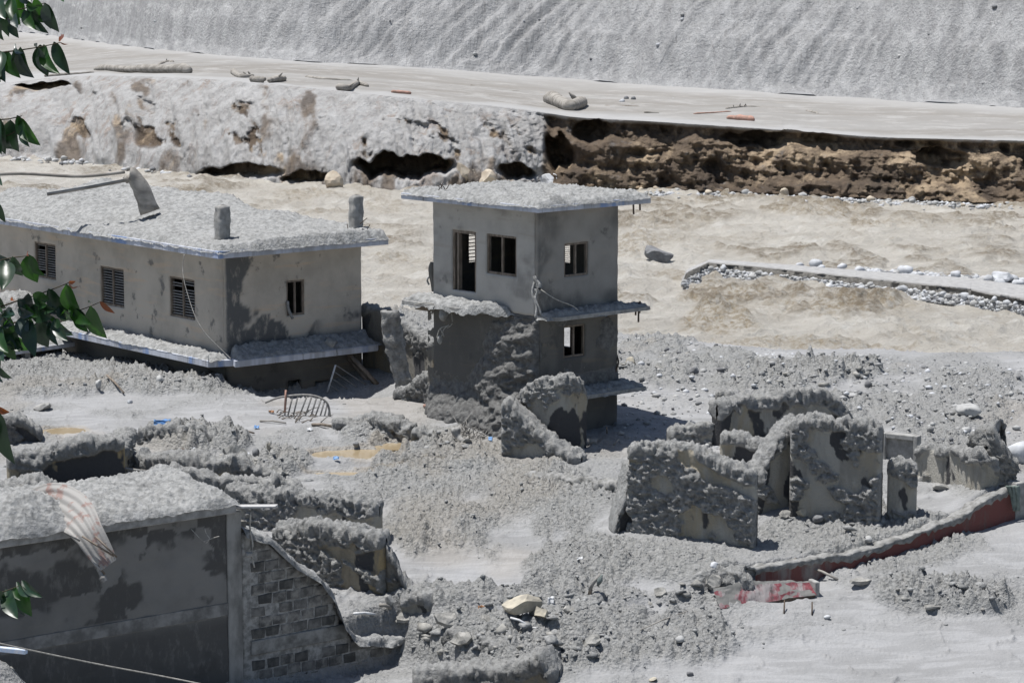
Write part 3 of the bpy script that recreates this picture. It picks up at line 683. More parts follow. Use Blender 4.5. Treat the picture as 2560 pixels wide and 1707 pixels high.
def ico(sub):
    bm = bmesh.new(); bmesh.ops.create_icosphere(bm, subdivisions=sub, radius=1)
    V = np.array([v.co[:] for v in bm.verts]); F = np.array([[v.index for v in f.verts] for f in bm.faces]); bm.free(); return V, F
ICO1, ICO2, ICO3, ICO4 = ico(1), ico(2), ico(3), ico(4)
def rock_mesh(name, seed, mat, sub=3, rough=.22, flat=.7, facet=.5):
    V, F = {1: ICO1, 2: ICO2, 3: ICO3, 4: ICO4}[sub]
    rr = np.random.RandomState(seed); V = V.copy()
    for k in range(13):                                  # plane cuts give facets
        n = rr.randn(3); n /= np.linalg.norm(n); d = 1 - facet * (.18 + .42 * rr.rand())
        s_ = V @ n; V -= np.clip(s_ - d, 0, None)[:, None] * n
    V *= (1 + rough * fb3(V[:, 0] * 1.6 + seed, V[:, 1] * 1.6, V[:, 2] * 1.6, 4, seed, .65))[:, None]
    V *= np.array([1, .8 + .2 * rr.rand(), flat])
    me = mesh_np(name, V, F); me.materials.append(mat); me.polygons.foreach_set('use_smooth', np.full(len(F), sub > 3 or facet < .7, bool)); return me

def ruin_wall(name, label, path, thick=.28, seed=1, mat=None, mud=.5, capt=.16, res=.046, ext=.5, och=.5, film=.4, bulge=.05, ragged=.12, lean=0., cat='ruined wall', parent=None, zs=None, group=None, mudlow=0., amp=1.):
    """path: (photo x, photo y of the foot, photo y of the top) per corner, left to right"""
    base = [hit(a, b) for a, b, c in path] if zs is None else [G(a, b, zz) for (a, b, c), zz in zip(path, zs)]
    tops = []
    for (a, b, c), q in zip(path, base):
        r = ray(a, c); yy = q[1] + thick * .25; tops.append(H + r[2] * yy / r[1] - capt * .5)
    B = np.array(base)[:, :2]; T = np.array(tops); Z0 = np.array(base)[:, 2]
    seg = np.hypot(*(np.diff(B, axis=0)).T); cum = np.concatenate([[0], np.cumsum(seg)]); L = cum[-1]
    nu_ = max(10, int(L / res)); u = np.concatenate([[0, .004, .018, .05, .09], np.linspace(.13, L - .13, nu_), [L - .09, L - .05, L - .018, L - .004, L]]); nu_ = len(u)
    P = np.stack([np.interp(u, cum, B[:, 0]), np.interp(u, cum, B[:, 1])], -1)
    zt = np.interp(u, cum, T) + ragged * (fb2(u * 1.7 + seed, u * 0 + .5, 4, seed) + .5 * fb2(u * 6 + seed, u * 0 + .5, 3, seed + 1)); zb = np.interp(u, cum, Z0) - ext
    d = np.gradient(P, axis=0) + 1e-9; d /= np.linalg.norm(d, axis=1)[:, None]
    kk = 5; d = np.stack([np.convolve(np.pad(d[:, i], kk, 'edge'), np.ones(2 * kk + 1) / (2 * kk + 1), 'valid') for i in (0, 1)], -1); d /= np.linalg.norm(d, axis=1)[:, None]
    N = np.stack([d[:, 1], -d[:, 0]], -1)                 # towards the camera
    hmax = (zt - zb).max(); nf = max(6, int(hmax / res)); nt = max(6, int((thick + .15) / res)); nb = max(4, nf // 2)
    vf = np.linspace(0, 1, nf); a = np.linspace(0, pi, nt + 2)[1:-1]
    w = np.concatenate([np.zeros(nf), -(1 - np.cos(a)) * .5, -np.ones(nb)])          # in units of thickness
    v = np.concatenate([vf, 1 + 0 * a, np.linspace(1, 0, nb)])
    zc = np.concatenate([0 * vf, np.sin(a) ** .5, np.zeros(nb)])                       # cap height factor
    fn = np.concatenate([np.ones(nf), np.cos(a), -np.ones(nb)])                        # horizontal normal
    K = len(w)
    endf = np.minimum(1, np.sqrt(np.clip(1 - (1 - np.minimum(u, L - u) / (thick * .3)) ** 2, 0, 1))) * (np.minimum(u, L - u) < thick * .3) + (np.minimum(u, L - u) >= thick * .3)
    endf = np.sqrt(np.clip(1 - (1 - np.minimum(np.minimum(u, L - u) / .1, 1)) ** 2, 0, 1))
    hgt = (zt - zb)[:, None]
    capt *= .6
    Zs = zb[:, None] + v[None] * hgt + capt * zc[None] * (1 + .0 * hgt)
    Ws = w[None] * thick * (1 - 0) 
    Ws = (Ws + thick / 2) * endf[:, None] - thick / 2
    PX = P[:, 0][:, None] + N[:, 0][:, None] * Ws; PYy = P[:, 1][:, None] + N[:, 1][:, None] * Ws
    below = (zt[:, None] - Zs)                                # distance under the top
    U2 = u[:, None] + 0 * Zs
    s1 = fb3(PX * 1.3, PYy * 1.3, Zs * 1.5, 4, seed)
    cap = 1 - sst(.0, .20, below + .55 * s1 - .04)
    rdg = 1 - 2.6 * np.abs(fb3((U2 + .5 * Zs) * 3.0, Zs * 5.6, w[None] * 2 + 0 * U2, 5, seed + 21, .62))
    fin = fb3(PX * 9.5, PYy * 9.5, Zs * 11, 3, seed + 25, .75)
    lump = .22 * clods(U2 * 3.7 + 10, Zs * 4.1, seed, .8) + .6 * clods(U2 * 9, Zs * 9.5 + w[None] * 4, seed + 2, .8) + .75 * rdg + .75 * fin
    patch = sst(.0, .12, fb3(U2 * 1.1, Zs * 1.5 + .3 * U2, U2 * 0 + seed, 5, seed + 5) - .42 * (1 - 2 * mud) + mudlow * sst(.6, 1.8, below))
    mk = np.clip(np.maximum(cap, patch), 0, 1)
    disp = mk * (bulge * .55 + .135 * lump + .05 * s1) + .006 * fb3(PX * 6, PYy * 6, Zs * 6, 3, seed)
    disp = disp * np.maximum(endf[:, None], .3)
    PX = PX + N[:, 0][:, None] * disp * fn[None] + 0; PYy = PYy + N[:, 1][:, None] * disp * fn[None]
    Zs = Zs + disp * zc[None] * 1.0 + cap * zc[None] * .05 * fb3(PX * 2.5, PYy * 2.5, Zs, 3, seed + 9)
    lw = lean * (Zs - zb[:, None]); PX = PX + N[:, 0][:, None] * lw; PYy = PYy + N[:, 1][:, None] * lw
    fm = sst(.03, .07, fb3(U2 * 1.4 + 7, Zs * .7, U2 * 0 + 3 + seed, 5, seed + 11) - .30 * (1 - 2 * film)) * (1 - mk)
    oc = och * sst(-.1, .3, fb3(U2 * .9, Zs * .5, U2 * 0 + seed, 3, seed + 13))
    me = mesh_np(name, np.stack([PX, PYy, Zs], -1).reshape(-1, 3), gridF(nu_, K)[:, ::-1], dict(mud=mk, film=fm, ochre=oc, cap=np.clip(cap * (zc[None] * .7 + .3) + 0 * U2, 0, 1)))
    o = link(name, me, mat or M['ruin'])
    if parent is None: setprops(o, label, cat, group, 'thing')
    else: adopt(o, parent)
    return o

# ================================================================== THE TALL HOUSE (tower-like, two storeys showing)
ZR = 6.75
_z = None
def solve_corner():
    return G(1345, 533, ZR)
def rect_from(C, Lp, Rp):
    u = Lp[:2] - C[:2]; v = Rp[:2] - C[:2]; lu, lv = np.linalg.norm(u), np.linalg.norm(v)
    a1, a2 = atan2(u[1], u[0]), atan2(v[1], v[0]); e = (a1 - a2 - pi / 2) / 2
    a1 -= e; a2 += e
    return np.array([cos(a1), sin(a1)]), lu, np.array([cos(a2), sin(a2)]), lv
C = G(1345, 533, ZR); dl, Ll, dr, Lr = rect_from(C, G(1003, 497, ZR), G(1627, 508, ZR))
OV = .70
E1 = C[:2] + (dl + dr) * OV                               # wall corner
wl_, wr_ = Ll - 2 * OV, Lr - 2 * OV
FL = Frame(E1 + dl * wl_, -dl)                            # left face, u=0 at its far left end
FR = Frame(E1, dr)                                        # right face
z_base = -.6
def zat(fr, px, py): return fr.uz(px, py)[1]
ZS = FR.uz(1374, 796)[1]; ZS = G(1374, 796, 0)[2] * 0 + (H + ray(1374, 796)[2] * (C[1] + .25) / ray(1374, 796)[1])
ZB = H + ray(1590, 966)[2] * ((E1 + dr * (wr_ + .8))[1]) / ray(1590, 966)[1]
root = empty('tower_house', (E1[0], E1[1], -.3), 'tall narrow grey house with mud on its flat roof, missing its ground around it', 'house')
root['label'] = 'tall narrow grey house with three jutting slabs, standing alone by the river'
lz = lambda px, py: FL.uz(px, py); rz = lambda px, py: FR.uz(px, py)
dO = (lz(1130, 0 + 572)[0], lz(1190, 580)[0], lz(1160, 728)[1], lz(1160, 577)[1])
wO = (lz(1216, 585)[0], lz(1291, 590)[0], lz(1255, 688)[1], lz(1255, 588)[1])
rO = (rz(1411, 605)[0], rz(1471, 605)[0], rz(1440, 690)[1], rz(1440, 607)[1])
rO2 = (rz(1409, 810)[0], rz(1463, 810)[0], rz(1436, 892)[1], rz(1436, 812)[1])
def tfilm(U, Z):
    return .55 * sst(.15, .5, fb2(U * 1.2, Z * .8 + 3, 4, 5) + .9 * (1 - sst(ZS + .1, ZS + .9, Z)) * .5)
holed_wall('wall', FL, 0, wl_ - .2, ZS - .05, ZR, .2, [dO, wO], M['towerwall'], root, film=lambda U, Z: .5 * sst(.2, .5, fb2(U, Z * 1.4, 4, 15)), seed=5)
holed_wall('wall', FR, .002, wr_, ZS - .05, ZR, .2, [rO], M['towerside'], root, film=lambda U, Z: .75 * sst(-.1, .35, fb2(U * .8, Z * .8, 4, 6) + .5 * sst(ZR - 1.6, ZR, Z) - .2 + .8 * (1 - sst(ZS + .2, ZS + 1, Z))), seed=6)  # film grows darker under the roof and just above the slab
holed_wall('wall', FL, 0, wl_ - .2, z_base - .8, ZS - .055, .2, [], M['towerdark'], root, film=lambda U, Z: .6 + 0 * U, seed=7)
holed_wall('wall', FR, .002, wr_, z_base - .8, ZS - .055, .2, [rO2], M['towerdark'], root, film=lambda U, Z: .8 * sst(-.2, .3, fb2(U * .9, Z * .7, 4, 9)), seed=8)
# back walls, with openings that let the river show through
FBL = Frame(E1 + dr * wr_, dl); FBR = Frame(E1 + dr * wr_ + dl * wl_, -dr)
def through(fr_front, px, py, fr_back):
    return fr_back.uz(px, py)
bw1 = [through(FR, 1407, 612, FBL), through(FR, 1433, 657, FBL)]; bw2 = [through(FL, 1168, 578, FBL), through(FL, 1192, 650, FBL)]
bw3 = [through(FR, 1407, 815, FBR), through(FR, 1432, 880, FBR)]
def opn(ps, gu=.02): 
    return (min(ps[0][0], ps[1][0]) - gu, max(ps[0][0], ps[1][0]) + gu, min(ps[0][1], ps[1][1]), max(ps[0][1], ps[1][1]))
B1, B2 = opn(bw1, .06), opn(bw2, .12)
FbL = Frame(E1 + dr * wr_, dl)
hl = [o for o in (B1, B2) if o[1] > .15 and o[0] < wl_ - .15]
bb3 = [FBR.uz(1407, 815), FBR.uz(1434, 868)]
def mk_back(fr, Lx, px0, py0, px1, py1, gu=.05):
    a, b = fr.uz(px0, py0), fr.uz(px1, py1); return (min(a[0], b[0]) - gu, max(a[0], b[0]) + gu, min(a[1], b[1]), max(a[1], b[1]))
cand = [(1165, 574, 1193, 655), (1408, 608, 1434, 660), (1404, 812, 1434, 868)]
up, lo = {0: [], 1: []}, {0: [], 1: []}
for k, q in enumerate(cand):
    for j, (fr_, Lx) in enumerate(((FBL, wl_), (FBR, wr_))):
        o = mk_back(fr_, Lx, *q)
        if o[0] > .1 and o[1] < Lx - .1: (up if k < 2 else lo)[j].append(o)
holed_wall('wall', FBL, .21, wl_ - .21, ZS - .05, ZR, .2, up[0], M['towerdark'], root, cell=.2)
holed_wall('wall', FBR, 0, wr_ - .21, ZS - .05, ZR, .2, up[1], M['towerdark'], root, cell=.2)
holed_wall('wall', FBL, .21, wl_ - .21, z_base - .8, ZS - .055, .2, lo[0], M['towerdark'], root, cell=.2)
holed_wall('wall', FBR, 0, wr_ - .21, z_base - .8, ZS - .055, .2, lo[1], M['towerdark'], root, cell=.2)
for fr_, lst in ((FBL, up[0]), (FBR, up[1])):
    for o in lst: window(fr_, o[0] - .02, o[1] + .02, o[2], o[3], root, mull=False, slats=1, pieces=9, fw=.02)
slab('floor', [FL.P(.2, -.2, 0)[:2], FL.P(wl_ - .2, -.2, 0)[:2], (E1 + dr * (wr_ - .2) + dl * .2), (E1 + dr * (wr_ - .2) + dl * (wl_ - .2))], ZS - .12, ZS, M['concrete'], root, 0)
window(FL, *dO, root, mull=False, door=True, fw=.09)
mb = MB(); FL.box(mb, dO[0] + .17, dO[0] + .24, -.2, -.06, dO[2], dO[3] - .1); adopt(mb.build('door_post', M['wood']), root)
window(FL, *wO, root, fw=.07); window(FR, *rO, root, fw=.06); window(FR, *rO2, root, fw=.06)
# roof slab and its mud
RC = [C[:2], C[:2] + dr * Lr, C[:2] + dr * Lr + dl * Ll, C[:2] + dl * Ll]
slab('roof', RC, ZR, ZR + .19, M['fascia'], root)
drape_sheet('roof_mud', C[:2], RC[1], RC[2], RC[3], ZR + .19, lambda s, t, X, Y: .07 + .05 * fb2(X * .7, Y * .7, 3, 4), M['mud'], root, .05, (.02, .10), 3)
# broken middle slab, left part (balcony) and right part
bl = [FL.P(-OV, 0, 0), FL.P(-OV, OV, 0), FL.P(lz(1180, 760)[0], OV * .95, 0), FL.P(lz(1240, 775)[0], .35, 0), FL.P(lz(1262, 780)[0], -.02, 0)]
slab('balcony', [q[:2] for q in bl], ZS - .14, ZS - .02, M['concrete'], root)
drape_sheet('balcony_mud', FL.P(-OV, OV, 0), FL.P(lz(1200, 760)[0], OV * .9, 0), FL.P(lz(1290, 780)[0], .0, 0), FL.P(-OV, 0, 0), ZS - .02, lambda s, t, X, Y: .06 + .10 * t + .12 * clods(X * 2.5, Y * 2.5, 8), M['mud'], root, .04, (.05, .22), 13, .09)
mb = MB(); FL.box(mb, -OV + .25, .2, .3, .36, ZS - .32, ZS - .142); adopt(mb.build('joist', M['wood']), root)
br_ = [FR.P(-.1, -.02, 0), FR.P(-.05, .45, 0), FR.P(.25, OV, 0), FR.P(wr_ + OV, OV, 0), FR.P(wr_ + OV, -.3, 0)]
slab('ledge', [q[:2] for q in br_], ZS - .14, ZS - .02, M['concrete'], root)
drape_sheet('ledge_mud', FR.P(.0, OV * .8, 0), FR.P(wr_ + OV, OV, 0), FR.P(wr_ + OV, -.1, 0), FR.P(-.05, 0, 0), ZS - .02, lambda s, t, X, Y: .04 + .28 * (t / .9) ** 2 * (s < wr_), M['mud'], root, .045, (.06, .16), 21, .08)
slab('ledge', [q[:2] for q in [FR.P(.1, -.02, 0), FR.P(.3, OV, 0), FR.P(wr_ + OV * .8, OV, 0), FR.P(wr_ + OV * .8, -.3, 0)]], ZB - .0, ZB + .12, M['concrete'], root)
drape_sheet('ledge_mud', FR.P(.2, OV * .9, 0), FR.P(wr_ + OV * .8, OV, 0), FR.P(wr_ + OV * .75, -.1, 0), FR.P(.1, 0, 0), ZB + .12, lambda s, t, X, Y: .04 + .35 * (t / .9) ** 2 * (s < wr_ + .1), M['mud'], root, .045, (.06, .16), 22, .08)
# mud plastered thick over the lower left face, spreading towards its foot
zf = 0.
def skinL(U, Z):
    s = (U - 0) / wl_; h = (Z - zf) / (ZS - zf)
    right = sst(.42, .62, s + .15 * fb2(Z * 1.5, Z * 0, 3, 3)) 
    a = -.07 + right * (.12 + .10 * (1 - h)) + .55 * sst(.42, 0, h) ** 1.6 * sst(-.12, .1, s) + .05 * (1 - right)
    q = U * 1.0 + Z * .55
    st_ = fb3((U * .35 - Z * 1.0) * 3.4, (U + .3 * Z) * 1.0, U * 0, 5, 41)
    k_ = sst(wl_ - .10, wl_, U); base_ = a + right * (.22 * st_ + .15 * clods(U * 2.2 + Z * .8, Z * 5.0, 44) + .05 * clods(U * 6, Z * 9, 45)) + (1 - right) * .02 * fb3(U * 4, Z * 5, U * 0, 4, 46) + sst(.5, .1, h) * (.12 * clods(U * 4, Z * 4, 47) + .06 * clods(U * 9, Z * 9, 48))
    return base_ * (1 - k_) + np.where(base_ > 0, .006, base_) * k_
mud_skin('mud_cake', FL, -.3, wl_ + .02, -.9, ZS - .15, skinL, M['ruin_dark'], root, .035)
def skinR(U, Z):
    return -.05 + .09 * sst(.0, .4, fb3(U * 1.1, Z * 1.1, U * 0, 4, 51)) + .05 * clods(U * 5, Z * 5, 52) * sst(.0, .3, fb3(U * 1.2, Z, U * 0, 4, 53)) + .12 * sst(ZB + 1.0, ZB + .3, Z)
mud_skin('mud_cake', FR, 0, wr_, ZB + .1, ZS - .15, skinR, M['ruin_dark'], root, .045)
# reinforcement whiskers and hanging roots
def whisk(name, pts, r, mat, parent=None, label=None, cat=None, group=None, n=5, steps=14):
    mb = MB(); P = smooth_path(pts, steps); mb.tube(P, r, n, seed=len(P)); o = mb.build(name, mat, smooth=True)
    if parent: adopt(o, parent)
    else: setprops(o, label, cat, group)
    return o
def pt(px, py, Yv): 
    r = ray(px, py); t = Yv / r[1]; return (r[0] * t, Yv, H + r[2] * t)
yb = RC[3][1]
for (x0, y0, x1, y1) in ((1096, 476, 1108, 455), (1104, 476, 1101, 458), (1110, 478, 1122, 462), (1098, 470, 1094, 464), (1112, 476, 1106, 464)):
    whisk('reinforcing_bar', [pt(x0, y0, yb - .8), pt((x0 + x1) / 2 + 2, (y0 + y1) / 2, yb - .8), pt(x1, y1, yb - .8)], .014, M['rust'], root, steps=5)
yf = C[1] + 3.2
for (x0, y0, x1, y1) in ((1304, 497, 1317, 477), (1317, 477, 1330, 497), (1296, 480, 1316, 494), (1306, 490, 1324, 493)):
    whisk('reinforcing_bar', [pt(x0, y0, yf), pt(x1, y1, yf)], .013, M['rust'], root, steps=2)
for (x, y0, y1, yy) in ((1583, 500, 536, -.3), (1599, 498, 526, -.2)):
    q = RC[1][1] + yy; whisk('hanging_root', [pt(x, y0, q), pt(x + 1, y1, q)], .03, M['rust'], root, steps=3)
q = FR.P(wr_ + OV * .7, OV * .6, 0)[1]
for (x, y0, y1) in ((1597, 755, 805), (1590, 757, 788), (1600, 753, 782)):
    whisk('hanging_root', [pt(x, y0, q), pt(x - 1, y1, q)], .03, M['rust'], root, steps=3)
yw = E1[1] - .35
whisk('hanging_root', [pt(1337, 690, yw), pt(1345, 722, yw - .1), pt(1338, 745, yw - .2), pt(1350, 775, yw - .3), pt(1352, 790, yw - .3)], [.06, .07, .05, .05] + [.03] * 10, M['mud'], root)
whisk('hanging_root', [pt(1336, 705, yw), pt(1331, 735, yw - .1), pt(1341, 765, yw - .2), pt(1339, 795, yw - .3)], [.04] * 14, M['mud'], root)
whisk('hanging_root', [pt(1340, 700, yw), pt(1350, 712, yw - .1), pt(1346, 730, yw - .1), pt(1334, 722, yw)], [.07] * 14, M['mud'], root)
whisk('trailing_wire', [pt(1352, 724, yw - .2), pt(1390, 748, yw - .3), pt(1430, 764, yw - .4), pt(1445, 775, yw - .4)], .016, M['cable'], root)
yy = FL.P(.6, 1.0, 0)[1]
for pts in ([(1035, 762), (1060, 757), (1085, 760)], [(1082, 770), (1105, 764), (1135, 768)], [(1147, 768), (1130, 778), (1131, 808), (1118, 820)], [(1118, 815), (1100, 822), (1092, 845)], [(1122, 812), (1108, 826), (1110, 842)], [(1083, 774), (1110, 764), (1160, 762), (1190, 768)], [(1100, 820), (1106, 835), (1096, 850)]):
    whisk('hanging_root', [pt(a, b, yy) for a, b in pts], .018, M['cable'], root)
for (x, y, rx, rz_, yo) in ((1108, 785, 14, 20, .0), (1233, 757, 11, 11, .1), (1100, 850, 7, 12, .1)):
    me = rock_mesh('clod', int(x), M['mud'], 3, .3, 1.); o = link('mud_clod', me); p = pt(x, y, yy + yo); k = yy / FPX
    adopt(o, root); o.location = Vector(p) - root.location; o.scale = (rx * k, rx * k, rz_ * k)
whisk('bent_bar', [pt(1539, 880, FR.P(wr_, 0, 0)[1] + .2), pt(1546, 905, FR.P(wr_, .1, 0)[1]), pt(1540, 925, FR.P(wr_, .1, 0)[1]), pt(1533, 950, FR.P(wr_, .1, 0)[1])], .03, M['rust'], root)
# pipe stub and torn edge on the left corner
yl = FL.O[1] + .1
whisk('corner_debris', [pt(1080, 655, yl), pt(1078, 680, yl), pt(1082, 700, yl), pt(1086, 728, yl)], [.05, .07, .09, .10] + [.10] * 10, M['ruin_dark'], root)
whisk('hanging_root', [pt(1073, 712, yl), pt(1068, 700, yl), pt(1075, 690, yl)], .03, M['mud'], root)

# ================================================================== THE LONG HOUSE ON THE LEFT
ZH = 4.40
C2 = G(545, 648, ZH); dl2, Ll2, dr2, Lr2 = rect_from(C2, G(0, 563, ZH), G(975, 612, ZH))
Ll2 += 4.5
OV2 = .95
def solve_E2():
    best = None
    for a in np.linspace(.2, 1.6, 141):
        for_ = C2[:2] + dl2 * a + dr2 * OV2
        x, _ = proj(for_[0], for_[1], 3.0)
        if best is None or abs(x - 562) < best[0]: best = (abs(x - 562), for_)
    return best[1]
E2 = C2[:2] + (dl2 + dr2) * OV2
wl2 = Ll2 - OV2; 
F2R = Frame(E2, dr2); wr2 = F2R.uz(903, 700)[0]
F2L = Frame(E2 + dl2 * wl2, -dl2)
house = empty('long_house', (E2[0], E2[1], 0), 'long beige house with louvred windows, its roof buried in grey mud', 'house')
ZL = H + ray(575, 905)[2] * (C2[1] + .3) / ray(575, 905)[1]
def uzL(px, py): return F2L.uz(px, py)
def op2(fr, x0, y0, x1, y1):
    a, b = fr.uz(x0, y0), fr.uz(x1, y1); m = fr.uz((x0 + x1) / 2, (y0))[1]; m2 = fr.uz((x0 + x1) / 2, y1)[1]
    return (a[0], b[0], m2, m)
W1 = op2(F2L, 86, 608, 140, 696); W2 = op2(F2L, 250, 669, 311, 765); W3 = op2(F2L, 423, 695, 488, 795); W4 = op2(F2R, 716, 700, 762, 788)
def hfilm(U, Z):       # damp mud round the corner and under the window
    a = 1 - sst(.30, .40, (U - .15) / 1.6 + .5 * fb2(U * 1.3, Z * 1.3, 5, 3))
    low = (1 - sst(ZL + .72, ZL + .84, Z + 1.3 * fb2(U * 1.0, Z * 1.0, 5, 7))) * (1 - sst(3.2, 4.0, U))
    spot = sst(.75, 1., 1 - ((U - 5.0) / .8) ** 2 - ((Z - ZL - .95) / .32) ** 2 + .5 * fb2(U * 3, Z * 3, 3, 9))
    band = .7 * (1 - sst(ZL + .1, ZL + .55, Z))
    return np.clip(np.maximum(np.maximum(a, low), np.maximum(spot, band)), 0, 1)
holed_wall('wall', F2L, 0, wl2 - .22, ZL, ZH, .22, [W1, W2, W3], M['housewall'], house, film=lambda U, Z: .25 * (1 - sst(.3, .8, wl2 - U)) , seed=12, cell=.11)
holed_wall('wall', F2R, .002, wr2, ZL, ZH, .22, [W4], M['housewall'], house, film=hfilm, seed=13, cell=.09)
D5 = op2(F2R, 788, 950, 838, 1010); D6 = op2(F2R, 720, 950, 755, 990); D7 = op2(F2R, 870, 935, 900, 1010)
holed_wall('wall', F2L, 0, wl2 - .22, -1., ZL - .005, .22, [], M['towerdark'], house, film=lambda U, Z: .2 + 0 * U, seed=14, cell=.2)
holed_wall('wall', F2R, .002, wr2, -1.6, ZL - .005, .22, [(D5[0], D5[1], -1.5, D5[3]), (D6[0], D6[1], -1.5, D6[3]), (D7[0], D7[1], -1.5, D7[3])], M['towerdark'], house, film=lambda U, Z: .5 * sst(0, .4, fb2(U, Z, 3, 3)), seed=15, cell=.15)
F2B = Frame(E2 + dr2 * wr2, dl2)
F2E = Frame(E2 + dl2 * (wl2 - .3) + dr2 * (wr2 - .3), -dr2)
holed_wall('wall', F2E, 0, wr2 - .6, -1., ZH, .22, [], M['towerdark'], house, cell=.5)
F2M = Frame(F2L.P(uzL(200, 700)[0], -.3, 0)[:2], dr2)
holed_wall('wall', F2M, 0, wr2 - .6, -1., ZH, .15, [], M['towerdark'], house, cell=.5)  # inner partition, added so the view through the windows stays dark
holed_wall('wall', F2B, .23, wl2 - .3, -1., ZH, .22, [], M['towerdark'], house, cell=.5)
slab('floor', [F2L.P(.2, -.25, 0)[:2], F2L.P(wl2 - .2, -.25, 0)[:2], E2 + dr2 * (wr2 - .2) + dl2 * .3, E2 + dr2 * (wr2 - .2) + dl2 * (wl2 - .2)], ZL - .1, ZL, M['concrete'], house, 0)
for W_ in (W1, W2, W3): window(F2L, *W_, house, slats=1, pieces=13, fw=.07)
window(F2R, *W4, house, fw=.07)
whisk('torn_strip', [pt(719, 752, F2R.P(W4[0], .05, 0)[1]), pt(722, 775, F2R.P(W4[0], .12, 0)[1]), pt(732, 797, F2R.P(W4[0], .1, 0)[1])], [.02] + [.05] * 13, M['mud'], house)
lr2 = np.linalg.norm(G(975, 612, ZH)[:2] - C2[:2])
R2 = [C2[:2] + dl2 * Ll2, C2[:2], C2[:2] + dr2 * lr2, C2[:2] + dr2 * lr2 + dl2 * Ll2]
slab('roof', R2, ZH, ZH + .25, M['fascia'], house)
def roofmud(s, t, X, Y):        # s along the long front edge (0 = far left), t into the roof
    q = Ll2 - s
    h = .10 + .12 * sst(.4, 3.2, t) + .10 * fb2(X * .5, Y * .5, 4, 31) * sst(.2, 1.5, t)
    h = h + .28 * np.exp(-(((t - 5.6) / 1.5) ** 2)) * sst(3.2, 5.4, q) * (.8 + .5 * fb2(X * .5, Y * .5, 3, 32))
    h = h + .45 * sst(5.2, 7.2, t) * sst(7.5, 9.5, q) + .35 * np.exp(-(((t - 2.8) / 1.0) ** 2)) * sst(4, 6, q)
    return h
drape_sheet('roof_mud', R2[0], R2[1], R2[2], R2[3], ZH + .25, roofmud, M['mud'], house, .07, (.03, .13), 33, .08)
# stub columns left standing on the roof
def stub(px, pyb, pyt, w, Yv, name='roof_column', lean=0):
    a = np.array(pt(px, pyb, Yv)); b = np.array(pt(px + lean, pyt, Yv)); mb = MB(); P = smooth_path([a, b], 22)
    V = []; n = 20
    for i, p in enumerate(P):
        th = np.linspace(0, 2 * pi, n, endpoint=False); c_, s_ = np.cos(th), np.sin(th)
        r = w / np.maximum(np.abs(c_), np.abs(s_)) ** .95
        x, y = r * c_, r * s_; d = .035 * fb3(x * 4 + px, y * 4, p[2] * 4 + 0 * x, 4, 3) + .05 * clods(th * 1.6 + 3, p[2] * 4 + 0 * th, int(px))
        k = 1 if i < 21 else .3
        ca, sa = dl2; V += [(p[0] + ((x * (1 + d / w)) * ca - (y * (1 + d / w)) * sa) * k, p[1] + ((x * (1 + d / w)) * sa + (y * (1 + d / w)) * ca) * k, p[2]) for x, y, d in zip(x, y, d)]
    F = gridF(len(P), n, True)[:, ::-1]; me = mesh_np(name, V, F); return adopt(link(name, me, M['concrete']), house)
stub(556, 612, 512, .20, C2[1] + 1.9); stub(889, 585, 487, .19, R2[2][1] + .6, lean=2)
for a in ((905, 572, 935, 583), (900, 560, 918, 545), (872, 585, 868, 560), (915, 578, 925, 562)):
    q = R2[2][1] - .2; whisk('reinforcing_bar', [pt(a[0], a[1], q), pt(a[2], a[3], q)], .015, M['rust'], house, steps=3)
# eaves ledge: left run (sagging, broken end) and right run
Lo = .95
la = uzL(182, 830)[0]
slab('ledge', [F2L.P(la, 0, 0)[:2], F2L.P(la, Lo, 0)[:2], F2L.P(wl2 + .25, Lo, 0)[:2], F2L.P(wl2 + .55, .15, 0)[:2], F2L.P(wl2 - .01, 0, 0)[:2]], ZL - .22, ZL, M['fascia'], house)
drape_sheet('ledge_mud', F2L.P(la, Lo, 0), F2L.P(wl2 + .45, Lo, 0), F2L.P(wl2 + .3, 0, 0), F2L.P(la, 0, 0), ZL, lambda s, t, X, Y: .04 + .10 * t + .05 * fb2(X * 1.5, Y * 1.5, 3, 5), M['mud'], house, .05, (-.02, .04), 35, .02)
slab('ledge', [F2R.P(.05, 0, 0)[:2], F2R.P(-.35, Lo, 0)[:2], F2R.P(wr2 + .0, Lo, 0)[:2], F2R.P(wr2 + .6, .2, 0)[:2], F2R.P(wr2 + .3, -.1, 0)[:2]], ZL - .2, ZL + .02, M['fascia'], house)
drape_sheet('ledge_mud', F2R.P(-.2, Lo, 0), F2R.P(wr2 + .2, Lo, 0), F2R.P(wr2 + .3, 0, 0), F2R.P(0, 0, 0), ZL + .02, lambda s, t, X, Y: .03 + .45 * (t / Lo) ** 1.6 * (s < wr2 + .1), M['mud'], house, .06, (.0, .04), 36, .02)
whisk('mud_lump', [F2R.P(3.6, .55, ZL + .25), F2R.P(3.75, .8, ZL + .12)], [.16, .19], M['concrete'], house, n=10, steps=2)
